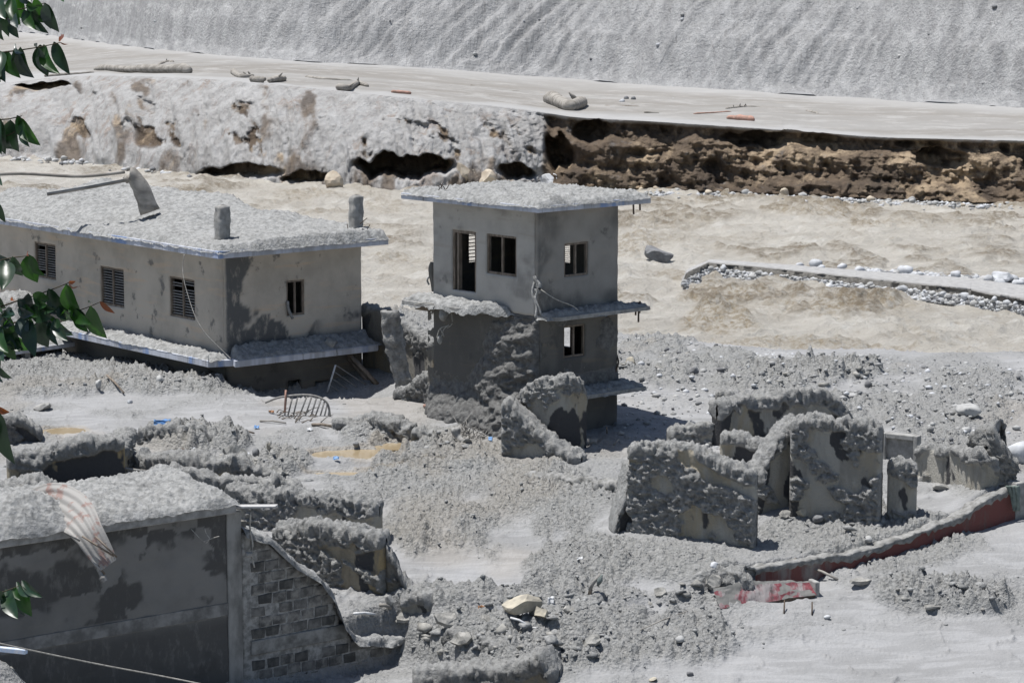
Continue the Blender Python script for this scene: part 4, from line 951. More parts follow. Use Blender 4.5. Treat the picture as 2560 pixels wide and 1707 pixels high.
# slanting props and the steel balustrade under the right end
yr = F2R.P(wr2 * .75, .4, 0)[1]
whisk('slanting_beam', [pt(868, 880, yr), pt(955, 975, yr - .3)], .09, M['wood'], house, n=4, steps=2)
whisk('slanting_beam', [pt(868, 892, yr + .5), pt(945, 985, yr)], .07, M['wood'], house, n=4, steps=2)
whisk('slanting_beam', [pt(950, 978, yr - .4), pt(990, 962, yr - .2)], .05, M['wood'], house, n=4, steps=2)
bal = empty('balustrade', pt(820, 980, yr - .6), 'fallen steel railing with thin rails leaning under the long house', 'railing')
whisk('post', [pt(839, 912, yr - .6), pt(829, 945, yr - .6), pt(818, 980, yr - .6)], .035, M['white'], bal, steps=3, n=8)
for (x0, y0, x1, y1) in ((839, 912, 925, 968), (837, 930, 905, 976), (832, 947, 888, 986), (826, 962, 870, 995)):
    whisk('rail', [pt(x0, y0, yr - .6), pt(x1, y1, yr - .2)], .016, M['metal'], bal, steps=2)
# low annexe at the far left with a bright heap of silt
annex = empty('annexe', pt(60, 900, F2L.P(la, 2, 0)[1]), 'low annexe with a sloping heap of pale silt on its slab, left of the ledge', 'annexe')
ca = pt(188, 866, F2L.P(la, 1.4, 0)[1]); za = ca[2]
c1 = np.array(ca[:2]); c0 = G(75, 882, za)[:2]; dA = (c0 - c1) / np.linalg.norm(c0 - c1); nA = np.array([-dA[1], dA[0]]) * -1
if nA[1] < 0: nA = -nA
slab('roof', [c1, c1 + dA * 5.5, c1 + dA * 5.5 + nA * 3.2, c1 + nA * 3.2], za - .0, za + .16, M['fascia'], annex)
def heap(s, t, X, Y): return .05 + 1.55 * sst(.2, 2.4, t) * (1 - sst(2.2, 5.2, np.abs(s - 3.4))) + .08 * fb2(X * 2, Y * 2, 3, 4)
drape_sheet('silt_heap', c1 + dA * 5.5, c1, c1 + nA * 3.0, c1 + dA * 5.5 + nA * 3.0, za + .16, heap, M['silt'] if 'silt' in M else M['mud'], annex, .06, (0, .03), 38, .02)
fa = Frame(c1 + dA * 5.5 + nA * .6, -dA)
holed_wall('wall', fa, 0, 5.4, -1.2, za - .004, .2, [], M['towerdark'], annex, cell=.3)
mb = MB(); fp_ = Frame(c1 + dA * 2.1, -dA); fp_.box(mb, -.1, .12, -.3, -.06, -1, za - .002); adopt(mb.build('pillar', M['concrete']), annex)
# cable hanging down the corner
yc = C2[1] + .1
whisk('cable', [pt(461, 636, yc + .9), pt(457, 665, yc + .9), pt(460, 700, yc + .7), pt(472, 745, yc + .5), pt(490, 795, yc + .2), pt(515, 835, yc), pt(560, 880, yc - .1), pt(577, 897, yc - .2)], .014, M['cable'],
      label='pale cable hanging from the long house roof down to the broken ledge', cat='cable', steps=40)
# link wall between the houses
lk = ruin_wall('link_wall', 'low dark wall with a mud-heaped top joining the two houses', [(903, 985, 768), (960, 990, 785), (1030, 1000, 825), (1085, 1010, 862)], .35, 61, M['ruin_dark'], mud=.25, zs=[-.9, -.85, -.7, -.5], och=.6, film=.5, capt=.2, cat='wall')
cb = pt(1020, 985, 83.4)
mb = MB()
ruin_wall('mud_heap', 'heap of fallen mud banked against the left foot of the tall house', [(985, 1008, 985), (1030, 1014, 958), (1068, 1016, 925), (1092, 1020, 950)], .9, 63, M['ruin_dark'], mud=1., zs=[-.05, -.05, 0, 0], capt=.3, cat='mud heap', amp=1.5, ragged=.2)
def lumpy_tube(name, pts, r, mat, seed=1, n=22, steps=60, parent=None, label=None, cat=None, amp=1.):
    P = np.array(smooth_path(pts, steps)); th = np.linspace(0, 2 * pi, n, endpoint=False); V = []
    rs = np.interp(np.linspace(0, 1, steps), np.linspace(0, 1, len(r)), r)
    for i, p in enumerate(P):
        f = i / (steps - 1); x = np.cos(th); y = np.sin(th); sq = 1 / np.maximum(np.abs(x), np.abs(y)) ** .6
        k = rs[i] * (1 if 0 < i < steps - 1 else .35) * sq
        nn = 1 + amp * (.35 * fb3(x * 1.6 + seed, y * 1.6, p[2] * 2.4 + 0 * x, 4, seed) + .30 * (clods(th * 1.1 + seed, p[2] * 3.6 + 0 * th, seed) - .2) + .2 * fb3(x * 5, y * 5, p[2] * 8 + 0 * x, 3, seed + 3))
        V += [(p[0] + a_ * k_ * m_, p[1] + b_ * k_ * m_, p[2]) for a_, b_, k_, m_ in zip(x, y, k, nn)]
    o = link(name, mesh_np(name, V, gridF(steps, n, True)), mat)
    o.data.flip_normals() if False else None
    return adopt(o, parent) if parent else setprops(o, label, cat)
yc_ = G(985, 992, -.1)[1]
lumpy_tube('leaning_column', [pt(1018, 1000, yc_), pt(1006, 940, yc_ + .1), pt(984, 850, yc_ + .2), pt(974, 775, yc_ + .25)], [.30, .26, .30, .27], M['mud_dark'], 62, label='leaning column caked in lumpy mud between the two houses', cat='column')

# ================================================================== RUINED WALLS ON THE PLAIN
RW = ruin_wall
# right-hand group
RW('broken_wall', 'upright wall stump with torn tan plaster, right in front of the tall house', [(1296, 1118, 1004), (1322, 1124, 966), (1352, 1130, 950), (1400, 1138, 944), (1450, 1130, 954), (1470, 1126, 990)], .30, 101, M['ruin'], mud=.22, film=.85, och=.7, capt=.22, mudlow=-.5, res=.03)
RW('broken_wall', 'buttress of mud sloping left of the upright wall stump, faded red at its foot', [(1250, 1144, 1018), (1275, 1146, 1010), (1310, 1148, 1050), (1350, 1152, 1090), (1400, 1158, 1125), (1440, 1164, 1150)], .55, 102, M['ruin'], mud=.5, capt=.25, film=.3)
RW('broken_wall', 'low kerb-like wall with faded pink face crossing the clods', [(1310, 1206, 1190), (1430, 1222, 1202), (1552, 1240, 1214)], .35, 103, None, mud=.12, capt=.12, film=.1, och=0, bulge=.02, ragged=.04)
RW('broken_wall', 'large leaning wall thickly crusted with mud in the middle of the right group', [(1566, 1325, 1128), (1600, 1330, 1118), (1680, 1342, 1122), (1780, 1358, 1150), (1850, 1370, 1178), (1888, 1376, 1195)], .42, 104, M['ruin'], mud=.70, film=.25, och=.8, capt=.26, bulge=.09, res=.033, ragged=.1)
RW('broken_wall', 'mud buttress sloping off the left end of the large crusted wall', [(1530, 1338, 1325), (1556, 1330, 1250), (1580, 1322, 1180), (1604, 1316, 1140)], .5, 105, M['ruin'], mud=.5, capt=.3, film=.5)
RW('broken_wall', 'long dark-faced wall with tan patches, furthest back in the right group', [(1808, 1120, 1020), (1840, 1105, 1008), (1900, 1100, 998), (1990, 1096, 982), (2060, 1094, 982), (2100, 1092, 1010), (2135, 1088, 1050)], .45, 106, M['ruin'], mud=.18, film=.72, och=.8, capt=.3)
RW('broken_wall', 'short low wall with a plank lying against it, left of the back wall', [(1668, 1112, 1082), (1720, 1112, 1072), (1796, 1115, 1066)], .3, 107, M['ruin'], mud=.45, film=.5, capt=.15, ragged=.06)
RW('broken_wall', 'squat door-side wall with a mud lintel between two larger walls', [(1800, 1150, 1098), (1826, 1150, 1092), (1884, 1160, 1100), (1900, 1165, 1110)], .3, 108, M['ruin'], mud=.3, film=.55, capt=.14, och=.8)
RW('broken_wall', 'tall pale plaster wall with mud clots, right of the large crusted wall', [(1972, 1296, 1062), (2000, 1300, 1050), (2080, 1308, 1058), (2160, 1316, 1066), (2200, 1320, 1080)], .36, 109, M['ruin'], mud=.68, film=.2, och=.55, capt=.24, bulge=.07, res=.033, ragged=.16)
RW('broken_wall', 'slanting side wall smothered in mud, joining the tall pale wall from the left', [(1893, 1290, 1196), (1915, 1282, 1150), (1940, 1276, 1100), (1992, 1264, 1048)], .45, 110, M['ruin'], mud=.12, film=.25, och=.5, capt=.3, ragged=.06)
RW('broken_wall', 'narrow square pier of broken wall, right of the tall pale wall', [(2212, 1302, 1160), (2250, 1308, 1158), (2294, 1302, 1168)], .34, 111, M['ruin'], mud=.5, film=.15, och=.5, capt=.16, ragged=.05, res=.03)
RW('broken_wall', 'low rough grey wall running right behind the plot', [(2288, 1205, 1122), (2330, 1212, 1126), (2400, 1224, 1128), (2450, 1234, 1130), (2500, 1236, 1160)], .34, 112, M['ruin'], mud=.3, film=.08, och=.4, capt=.16, ragged=.05)
RW('broken_wall', 'jagged tan wall fragment sticking up at the right edge of the ruins', [(2422, 1215, 1092), (2450, 1218, 1085), (2480, 1222, 1078), (2510, 1222, 1130), (2545, 1222, 1150)], .5, 113, M['ruin_tan'], mud=.62, film=.2, och=.9, capt=.22, bulge=.1, ragged=.25)
RW('broken_wall', 'small pale ochre wall stub behind the left of the back wall', [(1786, 1008, 988), (1812, 1010, 984), (1828, 1012, 996)], .3, 114, M['ruin_tan'], mud=.3, capt=.1, och=1, ragged=.1)
# concrete door frame half buried
df = hit(2245, 1152); dfr = empty('door_frame', df, 'grey door frame with a blank panel, standing half buried behind the tall pale wall', 'door frame')
ff = Frame(pt(2202, 1152, df[1] + .1)[:2], (np.array(pt(2290, 1156, df[1] - .5)[:2]) - np.array(pt(2202, 1152, df[1] + .1)[:2])))
Lf = ff.uz(2292, 1150)[0]; zt = ff.uz(2245, 1086)[1]
mb = MB(); ff.box(mb, 0, .13, -.3, 0, -1.2, zt); ff.box(mb, Lf - .13, Lf, -.3, 0, -1.2, zt); adopt(mb.build('post', M['concrete'], bevel=.02), dfr)
mb = MB(); ff.box(mb, .13, Lf - .13, -.3, -.004, zt - .14, zt); adopt(mb.build('lintel', M['concrete'], bevel=.02), dfr)
mb = MB(); ff.box(mb, .13, Lf - .13, -.28, -.14, -1.2, zt - .14); adopt(mb.build('panel', M['concrete']), dfr)
# left-hand group
RW('broken_wall', 'dark mud-hung wall beside the puddle at the left edge', [(-60, 1110, 1040), (20, 1112, 1045), (60, 1110, 1055), (108, 1108, 1088)], .5, 121, M['ruin_dark'], mud=.5, film=.6, capt=.25)
RW('broken_wall', 'long dark wall with ochre stains behind the front-left building', [(20, 1262, 1140), (90, 1258, 1142), (180, 1252, 1106), (250, 1246, 1100), (318, 1240, 1104)], .5, 122, M['ruin_tan'], mud=.22, film=.62, och=1., capt=.3, ragged=.1)
RW('broken_wall', 'muddy cross wall running back from the right end of the long dark wall', [(312, 1215, 1128), (322, 1175, 1100), (335, 1140, 1078)], .4, 123, M['ruin_tan'], mud=.6, och=.8, capt=.25)
RW('broken_wall', 'arched ridge of mud-covered wall sheltering a blue sheet', [(340, 1115, 1085), (380, 1118, 1072), (450, 1122, 1070), (510, 1122, 1076), (545, 1120, 1105)], 0.37, 124, M['ruin_tan'], mud=.45, film=.5, capt=.25, ragged=.14)
RW('broken_wall', 'lumpy wall remnant with tan plaster low in the left rubble', [(305, 1172, 1142), (380, 1186, 1146), (450, 1200, 1142), (520, 1204, 1150), (600, 1206, 1160), (700, 1200, 1180)], 0.56, 125, M['ruin_tan'], mud=.55, capt=.35, och=.9, ragged=.25)
RW('broken_wall', 'mound of mud over a buried wall behind the metal mesh gate', [(380, 1250, 1190), (440, 1245, 1176), (520, 1240, 1195), (600, 1236, 1200), (700, 1230, 1205), (760, 1225, 1218)], 0.56, 126, M['ruin_tan'], mud=.7, capt=.35, ragged=.2)
RW('broken_wall', 'low wide wall with pale smooth plaster under its mud crust, left of centre', [(560, 1310, 1222), (620, 1318, 1232), (720, 1330, 1238), (820, 1345, 1245), (900, 1360, 1255), (938, 1368, 1270)], 0.50, 127, M['ruin'], mud=.42, film=.1, och=.5, capt=.3, ragged=.1, res=.03)
RW('broken_wall', 'ochre-streaked wall block hung with black mud, left of centre', [(688, 1420, 1320), (740, 1440, 1318), (820, 1462, 1318), (900, 1482, 1332), (958, 1494, 1352)], 0.43, 128, M['ruin_tan'], mud=.52, film=.25, och=1., capt=.34, bulge=.1, res=.033, ragged=.08)
RW('broken_wall', 'smooth slope of mud leaning on the right end of the ochre-streaked wall', [(962, 1490, 1365), (985, 1490, 1400), (1008, 1490, 1450), (1030, 1492, 1482)], .5, 129, M['ruin_dark'], mud=.3, film=.6, capt=.2)
RW('broken_wall', 'rounded mud mound over a wall just behind the front-left roof', [(-40, 1300, 1225), (60, 1300, 1205), (100, 1300, 1206), (160, 1300, 1236), (260, 1296, 1232), (330, 1290, 1245)], .8, 130, M['ruin_tan'], mud=.6, capt=.4, ragged=.14)
RW('broken_wall', 'low eroded wall end with blue-painted base beyond the puddles', [(828, 1078, 1060), (880, 1078, 1056), (930, 1080, 1040), (985, 1092, 1052), (1030, 1096, 1075)], .6, 131, M['ruin_tan'], mud=.4, capt=.25, och=1, ragged=.14)
RW('broken_wall', 'small mud hump hiding a dark red block, right of the eroded wall end', [(1025, 1112, 1085), (1060, 1114, 1078), (1095, 1112, 1092)], .5, 132, M['ruin_dark'], mud=.6, capt=.2, film=.3)
RW('broken_wall', 'mud-topped stub at the very bottom of the picture', [(1030, 1765, 1690), (1120, 1765, 1680), (1220, 1760, 1676), (1300, 1750, 1660), (1352, 1740, 1640), (1385, 1730, 1690)], .7, 133, M['ruin_dark'], mud=.4, capt=.34, film=.5, ragged=.12)
RW('broken_wall', 'dark overhanging wall edge among the rubble at bottom centre', [(1090, 1610, 1588), (1150, 1622, 1580), (1210, 1636, 1600), (1250, 1640, 1618)], .5, 134, M['ruin_dark'], mud=.4, film=.6, capt=.2, ragged=.2)
RW('broken_wall', 'tilted slab end with a vertical grey face right of the mud slope', [(998, 1538, 1500), (1040, 1540, 1492), (1068, 1540, 1498), (1078, 1538, 1520)], .5, 135, M['ruin'], mud=.1, capt=.16, film=.1, och=.2)

# ------------------------------------------------------------------ the long red plinth wall
def m_red():
    t = NT('flaking_red_paint', .8); c = t.geo(); v = t.mapping(c, (1, 1, .3))
    p = t.mix(t.ramp(t.noise(v, .9, 5, .6), .55, .66), (.17, .07, .063), (.24, .215, .20))
    p = t.mix(t.ramp(t.noise(v, 3.5, 5, .7), .5, .7, 0, .7), p, (.13, .11, .10))
    p = t.mix(t.ramp(t.attr('mud'), .3, .5), p, t.mix(t.ramp(t.noise(c, 6, 5), .3, .7), (.16, .158, .15), (.30, .298, .29)))
    t.col(p); t.bump(t.noise(c, 14, 6, .7), .6, .04); return t.m
M['red'] = m_red()
for o in bpy.data.objects:
    if o.get('label', '').startswith(('low kerb-like', 'low buttress')) and o.type == 'MESH':
        o.data.materials.clear(); o.data.materials.append(M['red'] if 'kerb' in o['label'] else M['ruin'])
rw_pts = [(1838, 1488, 1424), (1900, 1484, 1418), (2000, 1462, 1404), (2100, 1436, 1388), (2200, 1404, 1364), (2300, 1376, 1330)]
def zw(px, py): 
    r = ray(px, py); t = (RA @ RN) / (r[:2] @ RN); p = r * t; return p[0], p[1], H + p[2]
al = []
for a, b, c_ in rw_pts + [(2400, 1342, 1292), (2480, 1318, 1238), (2540, 1296, 1212)]:
    x, y, zt_ = zw(a, c_); _, _, zb_ = zw(a, b); al.append((x, y, zb_, zt_))
al = np.array(al); FRd = Frame(al[0, :2], al[-1, :2] - al[0, :2]); ua = (al[:, :2] - FRd.O) @ FRd.d
redw = empty('red_wall', (al[0, 0], al[0, 1], al[0, 2]), 'long low wall with flaking red paint holding back mud, lower right', 'retaining wall')
uu = np.linspace(0, ua[-1], 330); tz = np.interp(uu, ua, al[:, 3]) + .06 * fb2(uu * 2.2, uu * 0, 4, 9); bz = np.interp(uu, ua, al[:, 2]) - .8
vv = np.linspace(0, 1, 46); 
W_ = .015 * fb3(uu[:, None] * 2, vv[None] * 3, uu[:, None] * 0 + 0 * vv[None], 4, 3)
rim = sst(.10, .0, (1 - vv[None]) * (tz - bz)[:, None] + .04 - .13 * vn2(uu * 2.6, uu * 0, 5)[:, None] - .12 * vn2(uu * 9, uu * 0, 6)[:, None])
W_ = W_ + rim * (.03 + .05 * clods(uu[:, None] * 6 + 0 * vv, vv[None] * 12 + 0 * uu[:, None], 4))
Pw = np.concatenate([FRd.O + FRd.d * uu[:, None, None] + FRd.n * W_[..., None], (bz[:, None] + (tz - bz)[:, None] * vv[None])[..., None]], -1)
# top going back over the wall
tw = np.linspace(0, 1, 12)[1:]
Tp = np.concatenate([FRd.O + FRd.d * uu[:, None, None] - FRd.n * (tw[None] * .55)[..., None] + FRd.n * W_[:, -1:, None], (tz[:, None] + .03 * np.sin(tw * pi * .8)[None] + .09 * clods(uu[:, None] * 5 + 0 * tw, tw[None] * 3 + 0 * uu[:, None], 8) - .12 * tw[None])[..., None]], -1)
Pall = np.concatenate([Pw, Tp], 1); mk = np.concatenate([rim + 0 * W_, np.ones(Tp.shape[:2])], 1)
adopt(link('painted_face', mesh_np('red', Pall.reshape(-1, 3), gridF(Pall.shape[0], Pall.shape[1])[:, ::-1], dict(mud=mk)), M['red']), redw)
fr_ = FRd; e_ = ua[-1]
mb = MB(); fr_.box(mb, e_, e_ + .35, -.35, .03, al[-1, 2] - .8, al[-1, 3] + .05); adopt(mb.build('corner_post', M['concrete'], bevel=.03), redw)
q0 = fr_.P(e_ - .25, .12, al[-1, 3] - .02)
clo = empty('draped_rag', q0, 'grey-green rag hanging over the right end of the red wall', 'rag')
n = 18; ss = np.linspace(0, 1, n)[:, None]; tt = np.linspace(-.5, .5, 9)[None]
Pc = np.stack([q0[0] + tt * .30 * (1 - .45 * ss) + .04 * np.sin(tt * 14 + ss * 3) + .1 * ss, q0[1] - .03 - .05 * np.cos(tt * 17) + 0 * ss, q0[2] + .06 - ss * .72 * (1 - .5 * tt ** 2)], -1)
o = link('cloth', mesh_np('cloth', Pc.reshape(-1, 3), gridF(n, 9)), m_plain('grey_green_cloth', (.20, .24, .22), None, 8)); adopt(o, clo); so = o.modifiers.new('s', 'SOLIDIFY'); so.thickness = .02
RW('mud_mound', 'mud mound swallowing the left end of the red wall', [(1790, 1452, 1432), (1822, 1490, 1430), (1852, 1500, 1432), (1888, 1500, 1462)], .6, 141, M['ruin'], mud=1., capt=.3, cat='mud mound', amp=1.1)
# fallen slab with torn red paint
p0 = hit(1800, 1532); p1 = hit(2040, 1496); fs = Frame(p0[:2], p1[:2] - p0[:2]); Lg = np.linalg.norm((p1 - p0)[:2])
fal = empty('fallen_slab', p0, 'tilted fallen slab with torn crimson paint lying below the red wall', 'fallen slab')
n1, n2 = 90, 30; us_ = np.linspace(0, Lg, n1)[:, None]; ws = np.linspace(0, 1, n2)[None]
zz = (p0[2] + (p1[2] - p0[2]) * us_ / Lg)
ww = -.45 * ws - .06 * fb2(us_ * 2, ws * 2, 3, 4); hh = .10 + .42 * ws + .035 * np.abs(fb2(us_ * 4, ws * 1.2, 4, 6)) + (.08 * clods(us_ * 6, ws * 3, 7)) * sst(.6, .9, ws)
hh = hh * (1 - .35 * sst(Lg * .5, Lg, us_) * ws)
Pt = np.concatenate([fs.O + fs.d * (us_ + 0 * ws)[..., None] + fs.n * ww[..., None], (zz + hh)[..., None]], -1)
mk = sst(-.02, .2, fb2(us_ * 1.6, ws * 1.5, 4, 22)) + sst(.78, .9, ws)
def m_crim():
    t = NT('torn_crimson_paint', .7); c = t.geo(); v = t.mapping(c, (1, .4, .4))
    p = t.mix(t.ramp(t.noise(v, 2.2, 5, .65), .45, .58), (.17, .05, .06), (.24, .22, .22)); p = t.mix(t.ramp(t.noise(v, 5, 5, .7), .52, .66, 0, .9), p, (.07, .06, .06))
    p = t.mix(t.ramp(t.attr('mud'), .3, .6), p, (.17, .168, .16)); t.col(p); t.bump(t.noise(v, 8, 5), .6, .05); return t.m
adopt(link('painted_face', mesh_np('fs', Pt.reshape(-1, 3), gridF(n1, n2)[:, ::-1], dict(mud=np.clip(mk, 0, 1))), m_crim()), fal)
mb = MB(); fs.box(mb, .02, Lg - .02, -.5, .0, p0[2] - .1, p0[2] + .095); adopt(mb.build('slab_edge', M['rust']), fal)
V = np.array([v.co[:] for v in fal.children[-1].data.vertices]); V[:, 2] += (p1[2] - p0[2]) * ((V[:, :2] - fs.O) @ fs.d) / Lg; fal.children[-1].data.vertices.foreach_set('co', V.astype(np.float32).ravel())
mb = MB(); fs.box(mb, Lg - .01, Lg + .12, -.42, -.02, p1[2] + .0, p1[2] + .42); adopt(mb.build('slab_end', M['concrete'], bevel=.03), fal)

# ================================================================== FRONT-LEFT BUILDING
ZW = 1.17
FW = Frame(WA - WD * 3.0, WD)
uB = FW.uz(589, 1277)[0]
fb = empty('front_building', (WB[0], WB[1], -2.9), 'mud-stained building wall with a buried flat roof filling the lower left corner', 'building')
def ffilm(U, Z):
    k = fb2(U * .55 + 3, Z * .8, 4, 7)
    bx = (vn2(np.floor((U + 20) / .62 + .35 * fb2(U * 2, Z * 2, 3, 2)), np.floor((Z + 9) / .55 + .35 * fb2(U * 2, Z * 2, 3, 8)), 3) > .52) * 1.       # damp stays block by block
    low = sst(-.9, -1.6, Z) ; band = (np.abs(Z + 1.15 - .10 * (uB - U) * 0) < .17) * 1.
    m = sst(.0, .12, k + .25 * fb2(U * 2.2, Z * 2.4, 4, 12) + .30 * (bx - .5) + .25 * sst(.8, .2, Z) * 0)
    return np.clip(np.maximum(m, low * .9) * (1 - band * (U < uB)), 0, 1)
holed_wall('wall', FW, 0, uB - .26, -3.6, ZW, .25, [], M['frontwall'], fb, film=ffilm, cell=.045, rough=.012, seed=31)
mb = MB(); FW.box(mb, uB - .26, uB + .14, -.3, .035, -3.6, ZW); M['col'] = m_plain('stained_column', (.30, .295, .28), (.15, .148, .14), 1.8, stretch=(1, 1, .5)); adopt(mb.build('corner_column', M['col'], bevel=.03), fb)
mb = MB(); FW.box(mb, 0, uB - .26, 0.0, .03, -1.30, -1.0); adopt(mb.build('tie_band', m_plain('stained_band', (.26, .255, .245), (.13, .128, .122), 2.2), bevel=.01), fb)
mb = MB(); FW.box(mb, uB + .14, uB + .34, -.5, -.10, -3.6, ZW - .3); adopt(mb.build('recess', M['towerdark']), fb)
slab('roof', [FW.P(0, .22, 0)[:2], FW.P(uB - .1, .22, 0)[:2], FW.P(uB - .05, -2.8, 0)[:2], FW.P(0, -2.8, 0)[:2]], ZW, ZW + .26, M['concrete'], fb, .03)
def fheap(s, t, X, Y): return .06 + .16 * sst(0, .8, t) + .07 * fb2(X, Y, 4, 3) + .45 * np.exp(-(((s - (uB - 5.2)) / 1.0) ** 2 + ((t - 1.0) / .8) ** 2)) + .12 * sst(1.2, 2.4, t)
drape_sheet('roof_mud', FW.P(0, .24, 0), FW.P(uB - .05, .24, 0), FW.P(uB, -2.9, 0), FW.P(0, -2.9, 0), ZW + .26, fheap, M['mud'], fb, .045, (.02, .12), 61, .05)
# the blockwork: every block a piece of its own, standing proud of its mortar
def blocks(parent, fr, u0, u1, z0, z1, top, bw=.40, bh=.27, seed=1, w=0.0, mat=None, left=None):
    rr = random.Random(seed); metas = []
    for k in range(6):
        mb = MB(); r2 = random.Random(seed * 10 + k); g = .018
        c = []
        for (sx, sz) in ((0, 0), (1, 0), (1, 1), (0, 1)): c.append((sx * (bw - g * 2) + g + r2.uniform(-.02, .02), sz * (bh - g * 2) + g + r2.uniform(-.018, .018)))
        d_ = .003 + .010 * r2.random()
        lo_ = [(x, .12, z_) for x, z_ in c]; mi = [(x, -.0, z_) for x, z_ in c]
        cx = bw / 2; cz = bh / 2; hi_ = [(cx + (x - cx) * .82, -d_ - r2.uniform(0, .006), cz + (z_ - cz) * .8) for x, z_ in c]
        mb.add(lo_ + mi + hi_, [(0, 1, 5, 4), (1, 2, 6, 5), (2, 3, 7, 6), (3, 0, 4, 7), (4, 5, 9, 8), (5, 6, 10, 9), (6, 7, 11, 10), (7, 4, 8, 11), (8, 9, 10, 11)])
        me = bpy.data.meshes.new('block'); me.from_pydata(mb.v, [], mb.f); me.update(); me.materials.append(mat[k % len(mat)]); metas.append(me)
    cnt = 0; row = 0; zc_ = z0; ang = atan2(fr.d[1], fr.d[0])
    while zc_ < z1:
        uc_ = u0 - (row % 2) * bw / 2
        while uc_ < u1:
            um = uc_ + bw / 2
            if zc_ + bh * .6 < top(um) and (left is None or um > left(zc_)) and uc_ > u0 - .01 and rr.random() > .03:
                o = bpy.data.objects.new('block', metas[rr.randrange(6)]); COL.objects.link(o); o.parent = parent
                p = fr.P(uc_, w, zc_); o.location = Vector(p) - parent.location; o.rotation_euler = (0, rr.uniform(-.02, .02), ang); cnt += 1
            uc_ += bw
        zc_ += bh; row += 1
    return cnt
M['blk'] = [m_plain('dark_block', (.115, .112, .105), (.06, .06, .058), 5), m_plain('grey_block', (.19, .185, .175), (.10, .098, .093), 5), m_plain('pale_stained_block', (.26, .25, .23), (.085, .083, .08), 4)]
topu = [(uB + .14, FW.uz(632, 1325)[1])] + [FW.uz(a, b) for a, b in ((660, 1345), (720, 1400), (790, 1445), (830, 1500), (850, 1560), (880, 1598), (960, 1602), (1020, 1592), (1045, 1612))]
tu = np.array([q[0] for q in topu]); tz_ = np.array([q[1] for q in topu])
topf = lambda u: np.interp(u, tu, tz_)
bwall = empty('block_wall', FW.P(uB + .5, 0, -3.5), 'dark wall of mortared blocks stepping down right from the front-left building', 'block wall')
holed_wall('mortar', FW, uB + .15, tu[-1], -4.6, tz_[0] + .05, .3, [], m_plain('pale_mortar', (.34, .335, .32), (.17, .168, .16), 7), bwall, cell=.07, rough=.015, seed=33, ztop=lambda u: topf(u) - .02)
zb1, zb2 = FW.uz(700, 1622)[1], FW.uz(700, 1588)[1]
blocks(bwall, FW, uB + .38, tu[-1], -4.4, zb1 - .3, topf, seed=3, mat=M['blk'], w=.008)
blocks(bwall, FW, uB + .38, tu[-1] , zb2 + .02, 1.3, topf, seed=4, mat=M['blk'], w=.008)
mb = MB(); FW.box(mb, uB + .36, FW.uz(868, 1590)[0], -.01, .05, zb1 - .03, zb2); adopt(mb.build('tie_band', m_plain('patchy_band', (.29, .285, .27), (.12, .118, .11), 2.6), bevel=.03), bwall)
# mud capping the stepped top
u_ = np.linspace(tu[0], tu[-1], 190); sec = np.linspace(0, pi, 14)
tz2 = topf(u_) + .05 * fb2(u_ * 2.5, u_ * 0, 4, 3)
wv = -.15 + .34 * np.cos(sec)[None] + 0 * u_[:, None]; zv = tz2[:, None] - .10 + .22 * np.sin(sec)[None]
dd = .10 * np.abs(fb2(u_[:, None] * 3 + 0 * sec, sec[None] * 1.5 + 0 * u_[:, None], 4, 77)) + .10 * clods(u_[:, None] * 5 + 0 * sec, sec[None] * 2 + 0 * u_[:, None], 5) + .05 * fb3(u_[:, None] * 3, sec[None] * 2, u_[:, None] * 0 + 0 * sec, 4, 6)
wv = wv + dd * np.cos(sec)[None]; zv = zv + dd * np.sin(sec)[None]
Pm = np.concatenate([FW.O + FW.d * u_[:, None, None] + FW.n * wv[..., None], zv[..., None]], -1)
adopt(link('mud_capping', mesh_np('cap', Pm.reshape(-1, 3), gridF(190, 14)[:, ::-1]), M['mud']), bwall)

# plank on the roof edge, draped sheet, hanging cord with a lump
def board(name, label, cat, pts, w, h, mat, up=(0, 0, 1)):
    a, b = Vector(pts[0]), Vector(pts[1]); d_ = (b - a).normalized(); s_ = d_.cross(Vector(up)).normalized() * w / 2; uv = s_.cross(d_).normalized() * h
    mb = MB(); mb.hexa([a - s_, b - s_, b + s_, a + s_, a - s_ + uv, b - s_ + uv, b + s_ + uv, a + s_ + uv]); o = mb.build(name, mat, bevel=.01)
    return setprops(o, label, cat)
yp = FW.P(uB, .3, 0)[1]
board('plank', 'mud-dusted board jutting right off the front-left roof edge', 'plank', [pt(527, 1268, yp + .3), pt(692, 1267, yp + .05)], .25, .045, m_plain('mud_dusted_board', (.46, .455, .45), (.36, .355, .35), 12))
sh = empty('corrugated_sheet', pt(150, 1280, FW.P(uB - 5.2, .2, 0)[1]), 'bent rust-red corrugated sheet hanging over the front-left roof edge', 'metal sheet')
yb_ = FW.P(uB - 4.6, .3, 0)[1]
mid = smooth_path([pt(70, 1285, yb_ + 1.2), pt(130, 1258, yb_ + .8), pt(185, 1285, yb_ + .2), pt(220, 1330, yb_ - .25), pt(258, 1392, yb_ - .42), pt(272, 1412, yb_ - .45)], 60)
wid = np.interp(np.linspace(0, 1, 60), [0, .35, .6, 1], [.50, .50, .34, .20]); Vs = []
for i, p in enumerate(mid):
    t_ = np.array(mid[min(i + 1, 59)]) - np.array(mid[max(i - 1, 0)]); t_ /= np.linalg.norm(t_)
    sd_ = np.cross(t_, [0.0, .85, -.4]); sd_ /= np.linalg.norm(sd_); up_ = np.cross(sd_, t_)
    for j, q in enumerate(np.linspace(-1, 1, 33)): Vs.append(np.array(p) + sd_ * q * wid[i] + up_ * (.014 * sin(q * pi * 5) + .06 * q * q))
